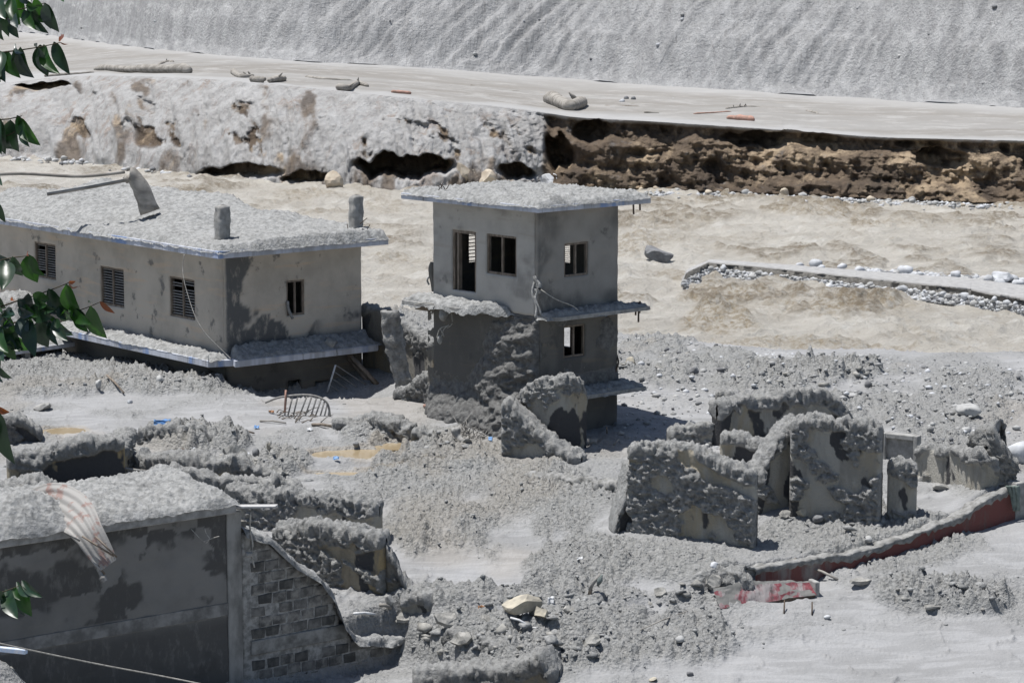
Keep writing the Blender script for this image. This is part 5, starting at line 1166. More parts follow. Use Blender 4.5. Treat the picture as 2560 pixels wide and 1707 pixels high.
def m_sheet():
    t = NT('dusty_red_sheet', .6, .3); c = t.geo(); p = t.mix(t.ramp(t.noise(c, 3.2, 5, .65), .38, .50), (.24, .165, .145), (.29, .28, .265)); t.col(p); t.bump(t.noise(c, 20, 4), .3, .02); return t.m
o = link('sheet', mesh_np('sheet', np.array(Vs), gridF(60, 33)), m_sheet()); adopt(o, sh); o.modifiers.new('s', 'SOLIDIFY').thickness = .012
for (a, b, c_, d_) in ((238, 1340, 292, 1392), (205, 1340, 285, 1390), (245, 1412, 262, 1435), (160, 1328, 200, 1352)):
    q = yb_ - .45; whisk('batten', [pt(a, b, q), pt(c_, d_, q)], .022, M['wood'] if a != 160 else M['metal'], sh, steps=2, n=4)
whisk('crumpled_end', [pt(240, 1410, yb_ - .4), pt(255, 1440, yb_ - .45), pt(262, 1452, yb_ - .45)], [.05] * 7 + [.09] * 7, M['blue'] if False else M['metal'], sh)
yq = FW.P(uB + .1, .12, 0)[1]
cd = whisk('cord', [pt(627, 1278, yq - .1), pt(625, 1320, yq), pt(632, 1360, yq), pt(629, 1385, yq), pt(636, 1418, yq)], .022, M['cable'], label='cord hanging from the roof corner down the pale column', cat='cord')
me = rock_mesh('lump', 5, M['concrete'], 3, .15, 1., 1.2); o = link('mortar_lump', me); o.location = pt(626, 1386, yq - .08); o.scale = (.13, .12, .13); setprops(o, 'square mortar lump tied against the pale column of the front-left building', 'lump')
for k, pts in enumerate(([(478, 1322), (495, 1340), (508, 1352), (530, 1345), (548, 1340)], [(508, 1352), (516, 1356), (524, 1346)], [(512, 1320), (515, 1332), (524, 1345)])):
    q = FW.P(uB - 1.3, .06, 0)[1]; setprops(whisk('dry_twig', [pt(a, b, q) for a, b in pts], .012, M['cable']), ['pale forked twig stuck to the dark wall of the front-left building', 'short side shoot of the forked twig on the dark wall', 'upright shoot of the forked twig on the dark wall'][k], 'twig')
whisk('cable', [pt(-10, 1605, 53.5), pt(80, 1625, 53.8), pt(250, 1660, 54.5), pt(400, 1688, 55), pt(520, 1712, 55)], .016, M['cable'], label='taut dusty cable running low across the pit in the lower left corner', cat='cable')
board('pipe_offcut', 'pale blue-white pipe end lying on the mud heap in the bottom left corner', 'pipe', [pt(-20, 1625, 54.6), pt(66, 1634, 54.3)], .12, .1, m_plain('pale_blue_paint', (.42, .52, .68), (.6, .62, .66), 9, .5, .1))

# ================================================================== LOOSE THINGS
M['ruin_plain'] = m_plain('broken_masonry', (.36, .35, .325), (.22, .215, .2), 4, bump=.8)
rr = random.Random(11); npr = np.random.RandomState(5)
gX, gY, gZ = GV
def gz_(x, y):
    """height of the finished ground"""
    i = int(np.clip(np.searchsorted(gY[:, 0], y), 1, gY.shape[0] - 1)); s_ = x / gY[i, 0]; j = int(np.clip((s_ + .232) / .464 * (gX.shape[1] - 1), 0, gX.shape[1] - 1))
    return float(gZ[i, j])
def gpt(px_, py_):
    p = hit(px_, py_); return np.array([p[0], p[1], gz_(p[0], p[1])])
def k_at(Yv): return Yv / FPX * 1.01
ROCK = {}
def rocks(mat, n=6, sub=3, **k):
    key = (mat, n, sub)
    if key not in ROCK: ROCK[key] = [rock_mesh('stone', 100 + i * 7 + len(ROCK) * 31, M[mat], sub, **k) for i in range(n)]
    return ROCK[key]
def put_rock(me, p, w, h=None, name='stone', rot=None, label=None, cat='stone', group=None, sink=.25):
    o = bpy.data.objects.new(name, me); COL.objects.link(o); h = h or w * .75
    o.scale = (w / 2, w / 2 * rr.uniform(.75, 1.1), h / 2 / .7); o.rotation_euler = (rr.uniform(-.2, .2), rr.uniform(-.2, .2), rr.uniform(0, 6.28) if rot is None else rot)
    o.location = (p[0], p[1], p[2] + h * (.5 - sink)); return setprops(o, label, cat, group)
# single stones and chunks one can point to: (px, py of the foot, width px, height px, material, name, label, category)
ONE = [
 (600, 1512 - 10, 0, 0, None, None, None, None),
 (970, 1520, 34, 30, 'concrete', 'stone', 'upright oval boulder beside the tilted slab end, left of centre', 'boulder'),
 (1310, 1576, 108, 62, 'concrete_tan', 'concrete_chunk', 'big broken cream concrete chunk in the rubble at bottom centre', 'concrete chunk'),
 (1352, 1584, 46, 40, 'concrete_tan', 'concrete_chunk', 'dark-holed concrete lump at the right end of the cream chunk', 'concrete chunk'),
 (1482, 1118, 34, 26, 'concrete', 'concrete_chunk', 'grey block leaning at the right foot of the upright wall stump', 'concrete chunk'),
 (2045, 1316, 28, 18, 'stone_d', 'stone', 'brownish rock in front of the tall pale wall', 'rock'),
 (2002, 1300, 34, 26, 'concrete_tan', 'concrete_chunk', 'ochre and black chunk below the tall pale wall', 'concrete chunk'),
 (2355, 1228, 56, 30, 'concrete', 'concrete_chunk', 'flat grey slab piece propped before the low rough grey wall', 'slab piece'),
 (2548, 1160, 92, 56, 'stone_w', 'boulder', 'large pale boulder cut by the right edge of the picture', 'boulder'),
 (2420, 1060, 84, 34, 'stone', 'boulder', 'broad flat light boulder on the right bank', 'boulder'),
 (2130, 1010, 36, 18, 'stone', 'boulder', 'white rounded stone behind the back wall', 'stone'),
 (1735, 945, 26, 18, 'stone_d', 'stone', 'dark grey stone on the bank right of the tall house', 'stone'),
 (2170, 975, 22, 14, 'stone_d', 'stone', 'dark stone near the heap on the right bank', 'stone'),
 (1580, 930, 40, 20, 'concrete_tan', 'slab_fragment', 'pale slab fragment on the bank beside the tall house', 'slab fragment'),
 (104, 1028, 58, 30, 'concrete', 'boulder', 'whitish boulder on the mud flat below the annexe', 'boulder'),
 (246, 985, 22, 22, 'stone', 'stone', 'upright pale stone on the clod field before the long house', 'stone'),
 (400, 978, 30, 22, 'stone', 'stone', 'white lump of stone on the clod field, right of the upright one', 'stone'),
 (325, 1010, 15, 11, 'stone_w', 'stone', 'small smooth white pebble on the mud before the long house', 'stone'),
 (213, 982, 12, 9, 'stone_d', 'stone', 'small dark stone left of the upright pale stone', 'stone'),
 (890, 1117, 20, 13, 'stone_d', 'stone', 'dark stone at the rim of the largest puddle', 'stone'),
 (1185, 1098, 1, 1, None, None, None, None),
 (640, 1155, 32, 26, 'stone_d', 'stone', 'dark rock on the left rubble near the puddles', 'rock'),
 (615, 1152, 24, 14, 'stone_w', 'stone', 'white flat stone beside the dark rock on the left rubble', 'stone'),
 (672, 1160, 24, 24, 'concrete_tan', 'concrete_chunk', 'brown-topped chunk on the left rubble, right of the white stone', 'concrete chunk'),
 (486, 1154, 22, 16, 'stone_w', 'stone', 'white lump beside the dark hole in the left rubble', 'stone'),
 (125, 1688, 50, 36, 'stone', 'stone', 'rounded stone on the heap in the bottom left corner', 'stone'),
 (76, 1672, 22, 14, 'stone', 'stone', 'small stone left of the rounded one on the bottom-left heap', 'stone'),
 (2068, 1548, 20, 10, 'stone_w', 'stone', 'white chip just right of the fallen slab', 'stone'),
 (1785, 1425, 28, 18, 'stone_w', 'stone', 'white crumpled lump near the left end of the red wall', 'stone'),
 (1790, 1492, 26, 20, 'stone_w', 'stone', 'white lump above the left end of the fallen slab', 'stone'),
 (1700, 1630, 26, 16, 'stone', 'stone', 'pale stone on the smooth mud at bottom right', 'stone'),
 (1724, 1692, 20, 12, 'stone_d', 'stone', 'grey stone on the mud at the bottom edge, right of centre', 'stone'),
 (1632, 1704, 34, 14, 'concrete_tan', 'concrete_chunk', 'cream stone cut by the bottom edge of the picture', 'stone'),
 (1640, 650, 0, 0, None, None, None, None),
 (1005, 1085, 28, 22, 'stone_d', 'stone', 'dark stone among the mud right of the eroded wall end', 'stone'),
 (1076, 1110, 34, 24, 'redblk', 'red_block', 'dark red masonry block under the small mud hump', 'masonry block'),
 (1385, 1122, 1, 1, None, None, None, None),
 (2415, 1100, 30, 20, 'stone', 'stone', 'pale stone above the tan wall fragment on the right bank', 'stone'),
 (2170, 1365, 24, 16, 'stone', 'stone', 'pale stone on the mud above the red wall', 'stone'),
]
M['redblk'] = m_plain('dark_red_masonry', (.12, .04, .035), (.2, .18, .17), 6)
for i, (x, y, w_, h_, mt, nm, lb, ct) in enumerate(ONE):
    if not mt: continue
    p = gpt(x, y); k = k_at(p[1]); put_rock(rock_mesh(nm, 300 + i, M[mt], 3, .16 if 'stone' in mt else .25, .75, .5 if 'stone' in mt else 1.1), p, w_ * k, h_ * k * 1.1, nm, None, lb, ct)
# broken slabs tipped into the rubble
def tipped(x, y, w_, h_, th, rz_, rx_, lb, mt='ruin_plain'):
    p = gpt(x, y); k = k_at(p[1]); r3 = random.Random(int(x * 7 + y)); n_ = 7; ring = []
    for i in range(n_):
        a_ = 2 * pi * i / n_; q = r3.uniform(.72, 1.05); ring.append((cos(a_) * w_ * k * .5 * q * 1.15, sin(a_) * h_ * k * .9 * q))
    bm = bmesh.new(); lo = [bm.verts.new((x_, y_, 0)) for x_, y_ in ring]; hi = [bm.verts.new((x_ * r3.uniform(.9, 1), y_ * r3.uniform(.9, 1), th * r3.uniform(.8, 1.2))) for x_, y_ in ring]
    bm.faces.new(lo[::-1]); bm.faces.new(hi)
    for i in range(n_): bm.faces.new((lo[i], lo[(i + 1) % n_], hi[(i + 1) % n_], hi[i]))
    bmesh.ops.triangulate(bm, faces=bm.faces[:]); bmesh.ops.subdivide_edges(bm, edges=bm.edges[:], cuts=3, use_grid_fill=True)
    for v_ in bm.verts:
        q = .05 * (float(fb3(np.array([v_.co.x * 4 + x]), np.array([v_.co.y * 4]), np.array([v_.co.z * 6]), 4, 5)[0])); v_.co += v_.co.normalized() * q; v_.co.z += q
    me = bpy.data.meshes.new('broken_slab'); bm.to_mesh(me); bm.free(); o = link('broken_slab', me, M[mt], smooth=False)
    o.rotation_euler = (rx_, r3.uniform(-.2, .2), rz_); o.location = (p[0], p[1], p[2] + h_ * k * .15); setprops(o, lb, 'broken slab')
for q in ((1120, 1592, 70, 26, .12, .3, .9, 'jagged slab tipped up left of the cream concrete chunk'), (1215, 1568, 44, 20, .1, 1.2, .7, 'small tipped slab touching the left side of the cream concrete chunk'), (1160, 1640, 64, 24, .14, -.4, 1.0, 'upright slab edge below the dark overhanging wall edge'),
          (1010, 1582, 52, 18, .1, .5, .5, 'low tilted slab just right of the block wall top'), (1420, 1545, 36, 14, .08, .9, .8, 'thin slab shard right of the cream concrete chunk'), (1650, 1500, 40, 18, .1, -.5, .8, 'tilted slab shard left of the fallen red slab'),
          (1780, 1478, 40, 22, .12, .2, 1.0, 'grey slab shard between the fallen red slab and the red wall'), (590, 1176, 70, 26, .14, .3, .9, 'large tilted slab on top of the left rubble mound'), (690, 1200, 56, 24, .12, -.3, 1.1, 'slab block at the right end of the left rubble mound'),
          (500, 1178, 50, 20, .1, .8, .7, 'dark-edged slab below the near-black lump on the left rubble'), (430, 1252, 56, 20, .12, .4, .8, 'slab shard on the mud just behind the front-left roof'), (2150, 1475, 50, 14, .1, .1, .4, 'flat shard before the right half of the red wall'),
          (1960, 1300, 30, 14, .09, .6, .9, 'small slab shard between the large crusted wall and the tall pale wall'), (1320, 1068, 20, 10, .06, .3, .6, 'tiny shard at the foot of the tall house'), (1650, 940, 50, 18, .12, .9, .5, 'flat slab lying on the bank right of the tall house'), (1480, 1640, 60, 20, .12, .7, .6, 'half-buried slab in the hummocks at bottom centre-right')):
    tipped(*q)
# boulders at the river and on the terrace
def at_z(px_, py_, z): return G(px_, py_, z)
def river_rock(x, y, w_, h_, mt, nm, lb, ct, z=-1.2):
    p = at_z(x, y, z); k = k_at(p[1]); return put_rock(rock_mesh(nm, int(x), M[mt], 3, .2, .75, .9), p, w_ * k * 1.15, h_ * k * 1.9, nm, None, lb, ct, sink=.12)
river_rock(1162, 474, 72, 46, 'stone_t', 'boulder', 'cream boulder at the cliff foot, showing above the tall house roof', 'boulder')
river_rock(1215, 476, 56, 30, 'stone_t', 'boulder', 'second cream boulder, right of the larger one above the roof', 'boulder')
river_rock(838, 476, 46, 30, 'stone_t', 'boulder', 'striped tan boulder at the river edge before the cave', 'boulder')
river_rock(1375, 470, 66, 22, 'stone_w', 'boulder', 'white angular rock at the foot of the brown cliff', 'boulder')
river_rock(98, 390, 46, 24, 'stone', 'boulder', 'grey boulder at the left river edge under the cliff', 'boulder')
river_rock(250, 403, 48, 26, 'stone', 'boulder', 'pale blocky boulder at the left river edge', 'boulder')
river_rock(1640, 658, 86, 26, 'stone_d', 'river_boulder', 'blue-grey boulder awash in the brown river', 'boulder')
river_rock(1960, 514 - 20, 20, 14, 'stone_t', 'stone', 'round cream cobble on the pebble strip below the cliff', 'cobble')
river_rock(2512, 708, 64, 20, 'stone_w', 'boulder', 'big white boulder behind the gravel bar at the right edge', 'boulder', -.9)

# ------------------------------------------------------------------ gravel bar in the river
bt = [(1700, 690), (1770, 658), (1850, 664), (2000, 680), (2150, 697), (2300, 712), (2420, 725), (2480, 738), (2560, 752), (2660, 765)]
bar_t = np.array([G(a, b, -.55) for a, b in bt]); bar_f = np.array([G(a, b, -1.25) for a, b in [(1700, 692), (1770, 688), (1850, 697), (2000, 715), (2150, 735), (2300, 752), (2420, 763), (2480, 768), (2560, 773), (2660, 780)]])
bar_b = np.array([G(a, b, -1.25) for a, b in [(1705, 688), (1780, 657), (1860, 661), (2000, 668), (2150, 678), (2300, 688), (2420, 694), (2480, 700), (2560, 704), (2660, 712)]])
bar_f[:, 1] = np.minimum(bar_f[:, 1], bar_t[:, 1] - .6)
nn = 340; us_ = np.linspace(0, 9, nn); bi = lambda A: np.stack([np.interp(us_, np.arange(10), A[:, k]) for k in range(3)], -1)
T_, F_, B_ = bi(bar_t), bi(bar_f), bi(bar_b); T_[:8, 2] = np.linspace(-1.2, -.6, 8)
rows = []
for q in np.linspace(0, 1, 14): rows.append(F_ + (T_ - F_) * np.array([q * .8, q * .8, q ** 1.0 * .62]))
for q in np.linspace(.25, 1, 8): 
    a_ = F_ + (T_ - F_) * np.array([.8, .8, .62]); rows.append(a_ + (T_ - a_) * np.array([q, q, 1]) )
for q in np.linspace(.1, 1, 16): rows.append(T_ + (B_ - T_) * np.array([q, q, q ** 2]))
Pb = np.stack(rows, 0); Pb[..., 1] += .15 * fb2(Pb[..., 0] * 2, np.arange(len(rows))[:, None] * .6 + 0 * Pb[..., 0], 4, 3); Pb[..., 2] += .03 * fb2(Pb[..., 0] * 3, Pb[..., 1] * 3, 3, 5)
def m_bar():
    t = NT('gravel_bar_silt', .95); c = t.geo(); f = t.attr('edge'); p = t.mix(t.ramp(t.noise(c, 3, 5), .35, .65), (.33, .325, .32), (.42, .415, .405)); p = t.mix(f, p, t.mix(t.ramp(t.noise(c, 5, 6, .7), .35, .65), (.11, .105, .095), (.20, .19, .175)))
    t.col(p); t.bump(t.noise(c, 9, 6, .7), .9, .1); return t.m
edge = np.zeros(Pb.shape[:2]); edge[13:22] = 1
setprops(link('gravel_bar', mesh_np('bar', Pb.reshape(-1, 3), gridF(*Pb.shape[:2]), dict(edge=edge)), m_bar()), kind='structure')
lst = []                                   # (place, width, material, group key)
for i in range(115):
    u = npr.rand() ** .9 * 9; f = np.array([np.interp(u, range(10), bar_f[:, k]) for k in range(3)]); t_ = np.array([np.interp(u, range(10), bar_t[:, k]) for k in range(3)])
    q = npr.rand(); p = f + (t_ - f) * np.array([q * .7, q * .7, 0]); p[2] = -1.25 + .45 * q; lst.append((p, .22 + .34 * npr.rand() ** 3, npr.choice(['stone', 'stone_w', 'stone_w', 'stone_d', 'stone']), 'bar'))
for (a, b, w_) in ((2000, 668, 24), (2040, 667, 40), (2105, 672, 28), (2052, 676, 26), (2150, 682, 34), (2265, 684, 38), (2255, 678, 30), (2330, 692, 20), (2390, 694, 32), (2392, 688, 22), (2470, 704, 34), (2530, 708, 40), (2440, 698, 22), (2300, 690, 22), (2500, 712, 30), (2545, 716, 34)):
    p = G(a, b, -.95); lst.append((p, w_ * k_at(p[1]), 'stone_w', 'barback'))
for i in range(70):
    x = 1560 + 1000 * npr.rand(); y = np.interp(x, [1560, 1900, 2560], [470, 486, 510]) + npr.randn() * 5; p = G(x, y, -1.15); p[1] -= .8; lst.append((p, .35 + .35 * npr.rand() ** 2, npr.choice(['stone', 'stone_t', 'stone']), 'foot'))
for i in range(46):
    x = 1930 + 420 * npr.rand(); y = np.interp(x, [1930, 2100, 2350], [893, 908, 925]) + npr.randn() * 4; p = G(x, y, -1.05); lst.append((p, .16 + .28 * npr.rand() ** 2, 'stone_w', 'shore'))
for i in range(20):
    x = 60 + 420 * npr.rand(); y = np.interp(x, [0, 250, 480], [388, 405, 428]) + npr.randn() * 5; p = G(x, y, -1.1); lst.append((p, .35 + .5 * npr.rand() ** 2, npr.choice(['stone', 'stone_d', 'stone_w']), 'leftfoot'))
GL = dict(bar=('cobble on the flank of the gravel bar in the river', 'cobbles on the flank of the gravel bar'), barback=('white rounded stone along the back of the gravel bar', 'white stones behind the gravel bar'),
          foot=('cobble in the pebble strip under the brown cliff', 'cobbles under the brown cliff'), shore=('small white stone on the near shore of the river', 'white stones along the near shore'), leftfoot=('stone at the water edge under the left grey cliff', 'stones under the left grey cliff'))
for p, w_, mt, g in lst:
    put_rock(rocks(mt, 5, 2)[rr.randrange(5)], p, w_, w_ * .7, 'stone', None, GL[g][0], 'stone', GL[g][1], .2)

def scatter(name, pts, sizes, mats, seed, jag=.35, flat=.7):
    """thousands of small lumps in one real mesh"""
    r2 = np.random.RandomState(seed); V, F = ICO1; n = len(pts); m = len(V)
    Vs = V[None] * (1 + jag * (r2.rand(n, m, 1) - .5)); th = r2.rand(n) * 6.28; c_, s_ = np.cos(th)[:, None], np.sin(th)[:, None]
    sc = sizes[:, None] * np.stack([1 + .5 * r2.rand(n), .8 + .3 * r2.rand(n), flat * (.7 + .6 * r2.rand(n))], -1)
    Vs = Vs * sc[:, None]; x = Vs[..., 0] * c_ - Vs[..., 1] * s_; y = Vs[..., 0] * s_ + Vs[..., 1] * c_
    P = np.stack([x, y, Vs[..., 2]], -1) + pts[:, None]; Fa = F[None] + (np.arange(n) * m)[:, None, None]
    me = mesh_np(name, P.reshape(-1, 3), Fa.reshape(-1, 3)); 
    for mt in mats: me.materials.append(mt)
    if len(mats) > 1: me.polygons.foreach_set('material_index', np.repeat(r2.randint(0, len(mats), n), len(F)).astype(np.int32))
    return setprops(link(name, me, None, smooth=False), kind='stuff')
px_g, py_g = proj(gX, gY, gZ)
# clods over the broken ground
fl = (mc * .7 + mh + gen * .35).ravel(); W8 = fl * (gY.ravel() / 60) * (proj(gX, gY, gZ)[1].ravel() < 1760) * (gY.ravel() < 104); W8 = W8 / W8.sum()
idx = npr.choice(len(W8), 5500, p=W8); pts = np.stack([gX.ravel()[idx], gY.ravel()[idx], gZ.ravel()[idx]], -1)
sz = (.014 + .045 * npr.rand(len(idx)) ** 3.5) * (1 + .5 * (mh.ravel()[idx] > .5)); pts[:, 2] += sz * .05
scatter('mud_clods', pts, sz, [M['mud']], 3)
# broken lumps of wall and mud through the rubble
RZ = [(1120, 1600, 200, 50, 1.2), (1300, 1600, 200, 60, 1.), (500, 1150, 180, 40, 1.), (600, 1190, 160, 30, .8), (1050, 1100, 140, 26, .5), (1500, 1500, 260, 22, .9), (1730, 1480, 80, 30, .9), (160, 1240, 200, 20, .6), (2080, 940, 190, 22, 1), (1680, 900, 130, 36, .7), (2380, 1490, 190, 30, .9), (2050, 1300, 150, 14, .8), (940, 1560, 100, 24, 1.), (80, 1670, 110, 30, .8)]
wz = zmask(px_g, py_g, RZ, nz).ravel() * (gY.ravel() / 60); wz = wz / wz.sum(); idx = npr.choice(len(wz), 800, p=wz); pts = np.stack([gX.ravel()[idx], gY.ravel()[idx], gZ.ravel()[idx]], -1)
sz = .04 + .15 * npr.rand(len(idx)) ** 3.2; pts[:, 2] -= sz * .2
scatter('rubble', pts, sz, [M['mud'], M['ruin_plain'], M['mud']], 8, 1.3, .5)
# gravel on the right bank
N_ = 2000; xs = 1540 + 1060 * npr.rand(N_); ys_ = 850 + 260 * npr.rand(N_) ** 1.3 + np.interp(xs, [1540, 2560], [0, 70]); P_ = []
for a, b in zip(xs, ys_):
    if b > 1150: continue
    p = hit(a, b)
    if p[1] > 103: continue
    P_.append((p[0], p[1], gz_(p[0], p[1])))
P_ = np.array(P_); scatter('gravel', P_, .025 + .10 * npr.rand(len(P_)) ** 4, [M['stone'], M['stone_w'], M['stone'], M['stone_d'], M['mud']], 4)
# small gravel on the bar, under the cliff, along the shore
P_ = []; S_ = []
for i in range(2600):
    u = npr.rand() * 9; f = np.array([np.interp(u, range(10), bar_f[:, k]) for k in range(3)]); t_ = np.array([np.interp(u, range(10), bar_t[:, k]) for k in range(3)]); q = npr.rand()
    p = f + (t_ - f) * np.array([q * .75, q * .75, 0]); p[2] = -1.22 + .42 * q; P_.append(p); S_.append(.06 + .09 * npr.rand() ** 2)
for i in range(2200):
    x = 1440 + 1150 * npr.rand(); y = np.interp(x, [1440, 1600, 1900, 2560], [468, 472, 486, 508]) + npr.randn() * 6; p = G(x, y, -1.18); p[1] -= .6; P_.append(p); S_.append(.09 + .13 * npr.rand() ** 2)
for i in range(700):
    x = 480 * npr.rand(); y = np.interp(x, [0, 250, 480], [386, 403, 428]) + npr.randn() * 6; p = G(x, y, -1.15); P_.append(p); S_.append(.10 + .16 * npr.rand() ** 2)
for i in range(500):
    x = 2150 + 410 * npr.rand(); y = np.interp(x, [2150, 2560], [676, 704]) + npr.randn() * 4 + 3; p = G(x, y, -1.0); P_.append(p); S_.append(.08 + .16 * npr.rand() ** 2)
for i in range(900):
    x = 1880 + 520 * npr.rand(); y = np.interp(x, [1900, 2100, 2400], [890, 906, 928]) + npr.randn() * 5; p = hit(x, y); P_.append(p); S_.append(.04 + .07 * npr.rand() ** 2)
scatter('pebbles', np.array(P_), np.array(S_), [M['stone'], M['stone_w'], M['stone_w'], M['stone_d'], M['stone']], 6)
for i in range(1): pass

# ------------------------------------------------------------------ driftwood on the terrace and against the long house
zT = lambda x: float(np.interp(x, U, lp[:, 2])) + .0
def tz(px_, py_):
    y = min(py_, np.interp(px_, LIP[:, 0], LIP[:, 1]) - 2.5); return G(px_, y, zT(px_) + .02)
def log(name, label, cat, pts, r0, r1, mat='log', knots=0, seed=1, group=None):
    """pts: photo pixels along the trunk; radii in photo pixels"""
    W = [tz(a, b) for a, b in pts]; k = k_at(W[0][1]); n = 26; P = smooth_path(W, n)
    rad = [((r0 + (r1 - r0) * i / (n - 1)) * k) * (1 + .22 * (vn2(np.array([i * .22 + seed * 3.7]), np.array([.5]), seed)[0] - .5) * 2) * min(1, .55 + min(i, n - 1 - i) * .2) for i in range(n)]
    rad[-1] *= .9; P = [np.array(p) + np.array([0, 0, r * .75]) for p, r in zip(P, rad)]
    root = empty(name, P[0], label, cat, group); mb = MB(); mb.tube(P, rad, 12, wob=.22, seed=seed); adopt(mb.build('trunk', M[mat], smooth=True), root)
    r2 = random.Random(seed)
    for j in range(knots):
        i = r2.randrange(3, n - 3); b = MB(); d_ = Vector((r2.uniform(-.6, .6), -.3, r2.uniform(.3, 1))).normalized(); p = Vector(P[i]); b.tube([p, p + d_ * rad[i] * 1.6, p + d_ * rad[i] * 2.6], [rad[i] * .5, rad[i] * .35, rad[i] * .12], 7, seed=j + seed, wob=.2); adopt(b.build('branch_stub', M[mat], smooth=True), root)
    return root
log('driftwood_log', 'long bleached log with a thick root end on the cliff top at left', 'log', [(238, 176), (330, 180), (420, 182), (476, 184)], 7.5, 13, knots=0, seed=2)
log('driftwood_log', 'thin gnarled branch lying behind the long bleached log', 'branch', [(395, 166), (420, 158), (432, 160)], 4, 5, seed=3, knots=1)
log('driftwood_log', 'slim dark pole lying left of the long bleached log', 'pole', [(112, 196), (160, 188), (235, 182)], 4, 2, seed=4)
log('driftwood_log', 'dark forked root stump, first of three lumps right of the long log', 'root', [(582, 184), (600, 196), (634, 196)], 7, 6, knots=2, seed=5)
log('driftwood_log', 'rounded stump in the middle of three lumps on the terrace', 'stump', [(628, 208), (646, 208), (662, 206)], 8, 7, seed=6)
log('driftwood_log', 'short muddy stump at the right of three lumps on the terrace', 'stump', [(672, 206), (692, 204), (712, 202)], 7, 9, knots=1, seed=7)
log('driftwood_log', 'pale straight pole pair behind the forked branch', 'pole', [(763, 196), (810, 202), (884, 206)], 5, 4, seed=8)
log('driftwood_log', 'forked branch bending over the cliff edge', 'branch', [(842, 236), (870, 226), (892, 214), (920, 218)], 9, 6, knots=2, seed=9)
log('driftwood_log', 'thick curved trunk piece like a whale on the brown cliff top', 'log', [(1368, 256), (1400, 268), (1428, 276), (1460, 264)], 17, 15, knots=1, seed=10)
log('driftwood_log', 'small reddish plank on the terrace near the forked branch', 'plank', [(978, 232), (1028, 236)], 4, 4, 'redwood', seed=11)
log('driftwood_log', 'reddish split log at the brown cliff edge, right of the thick trunk piece', 'log', [(1818, 298), (1885, 304)], 6, 8, 'redwood', seed=12)
log('driftwood_log', 'dark heap of sticks on the terrace above the reddish split log', 'branch', [(1815, 276), (1850, 272), (1905, 272), (1972, 276)], 5, 2, 'log', knots=4, seed=13)
log('driftwood_log', 'dark red stick on the terrace left of the heap of sticks', 'stick', [(1734, 286), (1828, 282)], 2, 3, 'redwood', seed=14)
log('driftwood_log', 'small cream board on the terrace right of the heap of sticks', 'board', [(2015, 280), (2045, 287)], 4, 4, seed=15)
log('driftwood_log', 'dark drifting branch far right on the terrace', 'branch', [(2112, 256), (2152, 255)], 2, 4, 'redwood', seed=16)
for i, (x0, y0, x1, y1, lb) in enumerate(((1121, 218, 1156, 220, 'pale driftwood sliver near the middle of the terrace'), (1176, 217, 1192, 218, 'short driftwood sliver right of the pale one'), (1278, 230, 1322, 232, 'flat driftwood board behind the thick trunk piece, on its left'), (1382, 224, 1402, 225, 'tiny driftwood sliver above the thick trunk piece'),
        (1260, 218, 1310, 222, 'thin dark driftwood stick above the flat board'), (1508, 267, 1600, 268, 'long thin stick on the silt right of the thick trunk piece'), (1610, 282, 1648, 284, 'dark low root at the cliff edge right of the long thin stick'), (175, 73, 195, 75, 'small bleached stick high on the silt at upper left'))):
    log('driftwood_stick', lb, 'stick', [(x0, y0), (x1, y1)], 2.4, 1.8, 'log' if i % 2 == 0 else 'wood', seed=20 + i)
for (x, y, w_, mt, lb) in ((1555, 258, 16, 'stone_w', 'white lump on the terrace with two dark ones behind'), (1566, 250, 14, 'stone_d', 'left dark lump behind the white one on the terrace'), (1584, 252, 16, 'stone_d', 'right dark lump behind the white one on the terrace'), (1683, 250, 8, 'stone_w', 'tiny white stone alone on the terrace')):
    p = tz(x, y); put_rock(rocks(mt, 5, 2)[1], p, w_ * k_at(p[1]), w_ * .9 * k_at(p[1]), 'stone', None, lb, 'stone')
# stones caught on the hillside
for i in range(60):
    x = 2560 * npr.rand() ** .6; b_ = np.interp(x, BASE[:, 0], BASE[:, 1]); j = int(np.clip((x + 400) / 3360 * (nu - 1), 0, nu - 1)); r1 = 1 + 26 * npr.rand(); ii = int((r1 / 60) ** (1 / 1.5) * (nh - 1))
    q = (Xh[0, j] if Xh.ndim == 2 else 0, float(Yh[ii, j]), float(Zh[ii, j])); put_rock(rocks(npr.choice(['stone_w', 'stone', 'stone_d']), 5, 2)[rr.randrange(5)], (float(np.broadcast_to(Xh, Yh.shape)[ii, j]), q[1], q[2]), .2 + .4 * npr.rand() ** 2, None, 'stone', None, 'stone lodged in the silt of the far hillside', 'stone', 'stones lodged in the far hillside')

# trunk and two poles leaning behind the long house roof
yl_ = R2[2][1] + 2.5
def pl(px_, py_, yv=None): return pt(px_, py_, yv or yl_)
lr = empty('sawn_trunk', pl(370, 515), 'sawn grey tree trunk leaning out of the mud behind the long house roof', 'tree trunk')
mb = MB(); mb.tube(smooth_path([pl(375, 530), pl(352, 470), pl(332, 440), pl(326, 436)], 12), [.36, .34, .32, .31, .30, .28, .27, .27, .27, .28, .28, .26], 14, wob=.12); adopt(mb.build('trunk', M['log'], smooth=True), lr)
mb = MB(); mb.tube([pl(322, 445), pl(312, 452)], [.16, .13], 9); adopt(mb.build('branch_stub', M['log'], smooth=True), lr)
whisk('bamboo_pole', [pl(-40, 438), pl(60, 434), pl(200, 441), pl(312, 430)], .06, M['log'], label='long thin pole reaching left from the top of the leaning trunk', cat='pole', n=8)
whisk('bamboo_pole', [pl(118, 486), pl(215, 470), pl(320, 450)], .06, M['log'], label='shorter pole sloping down left from the leaning trunk', cat='pole', n=8)

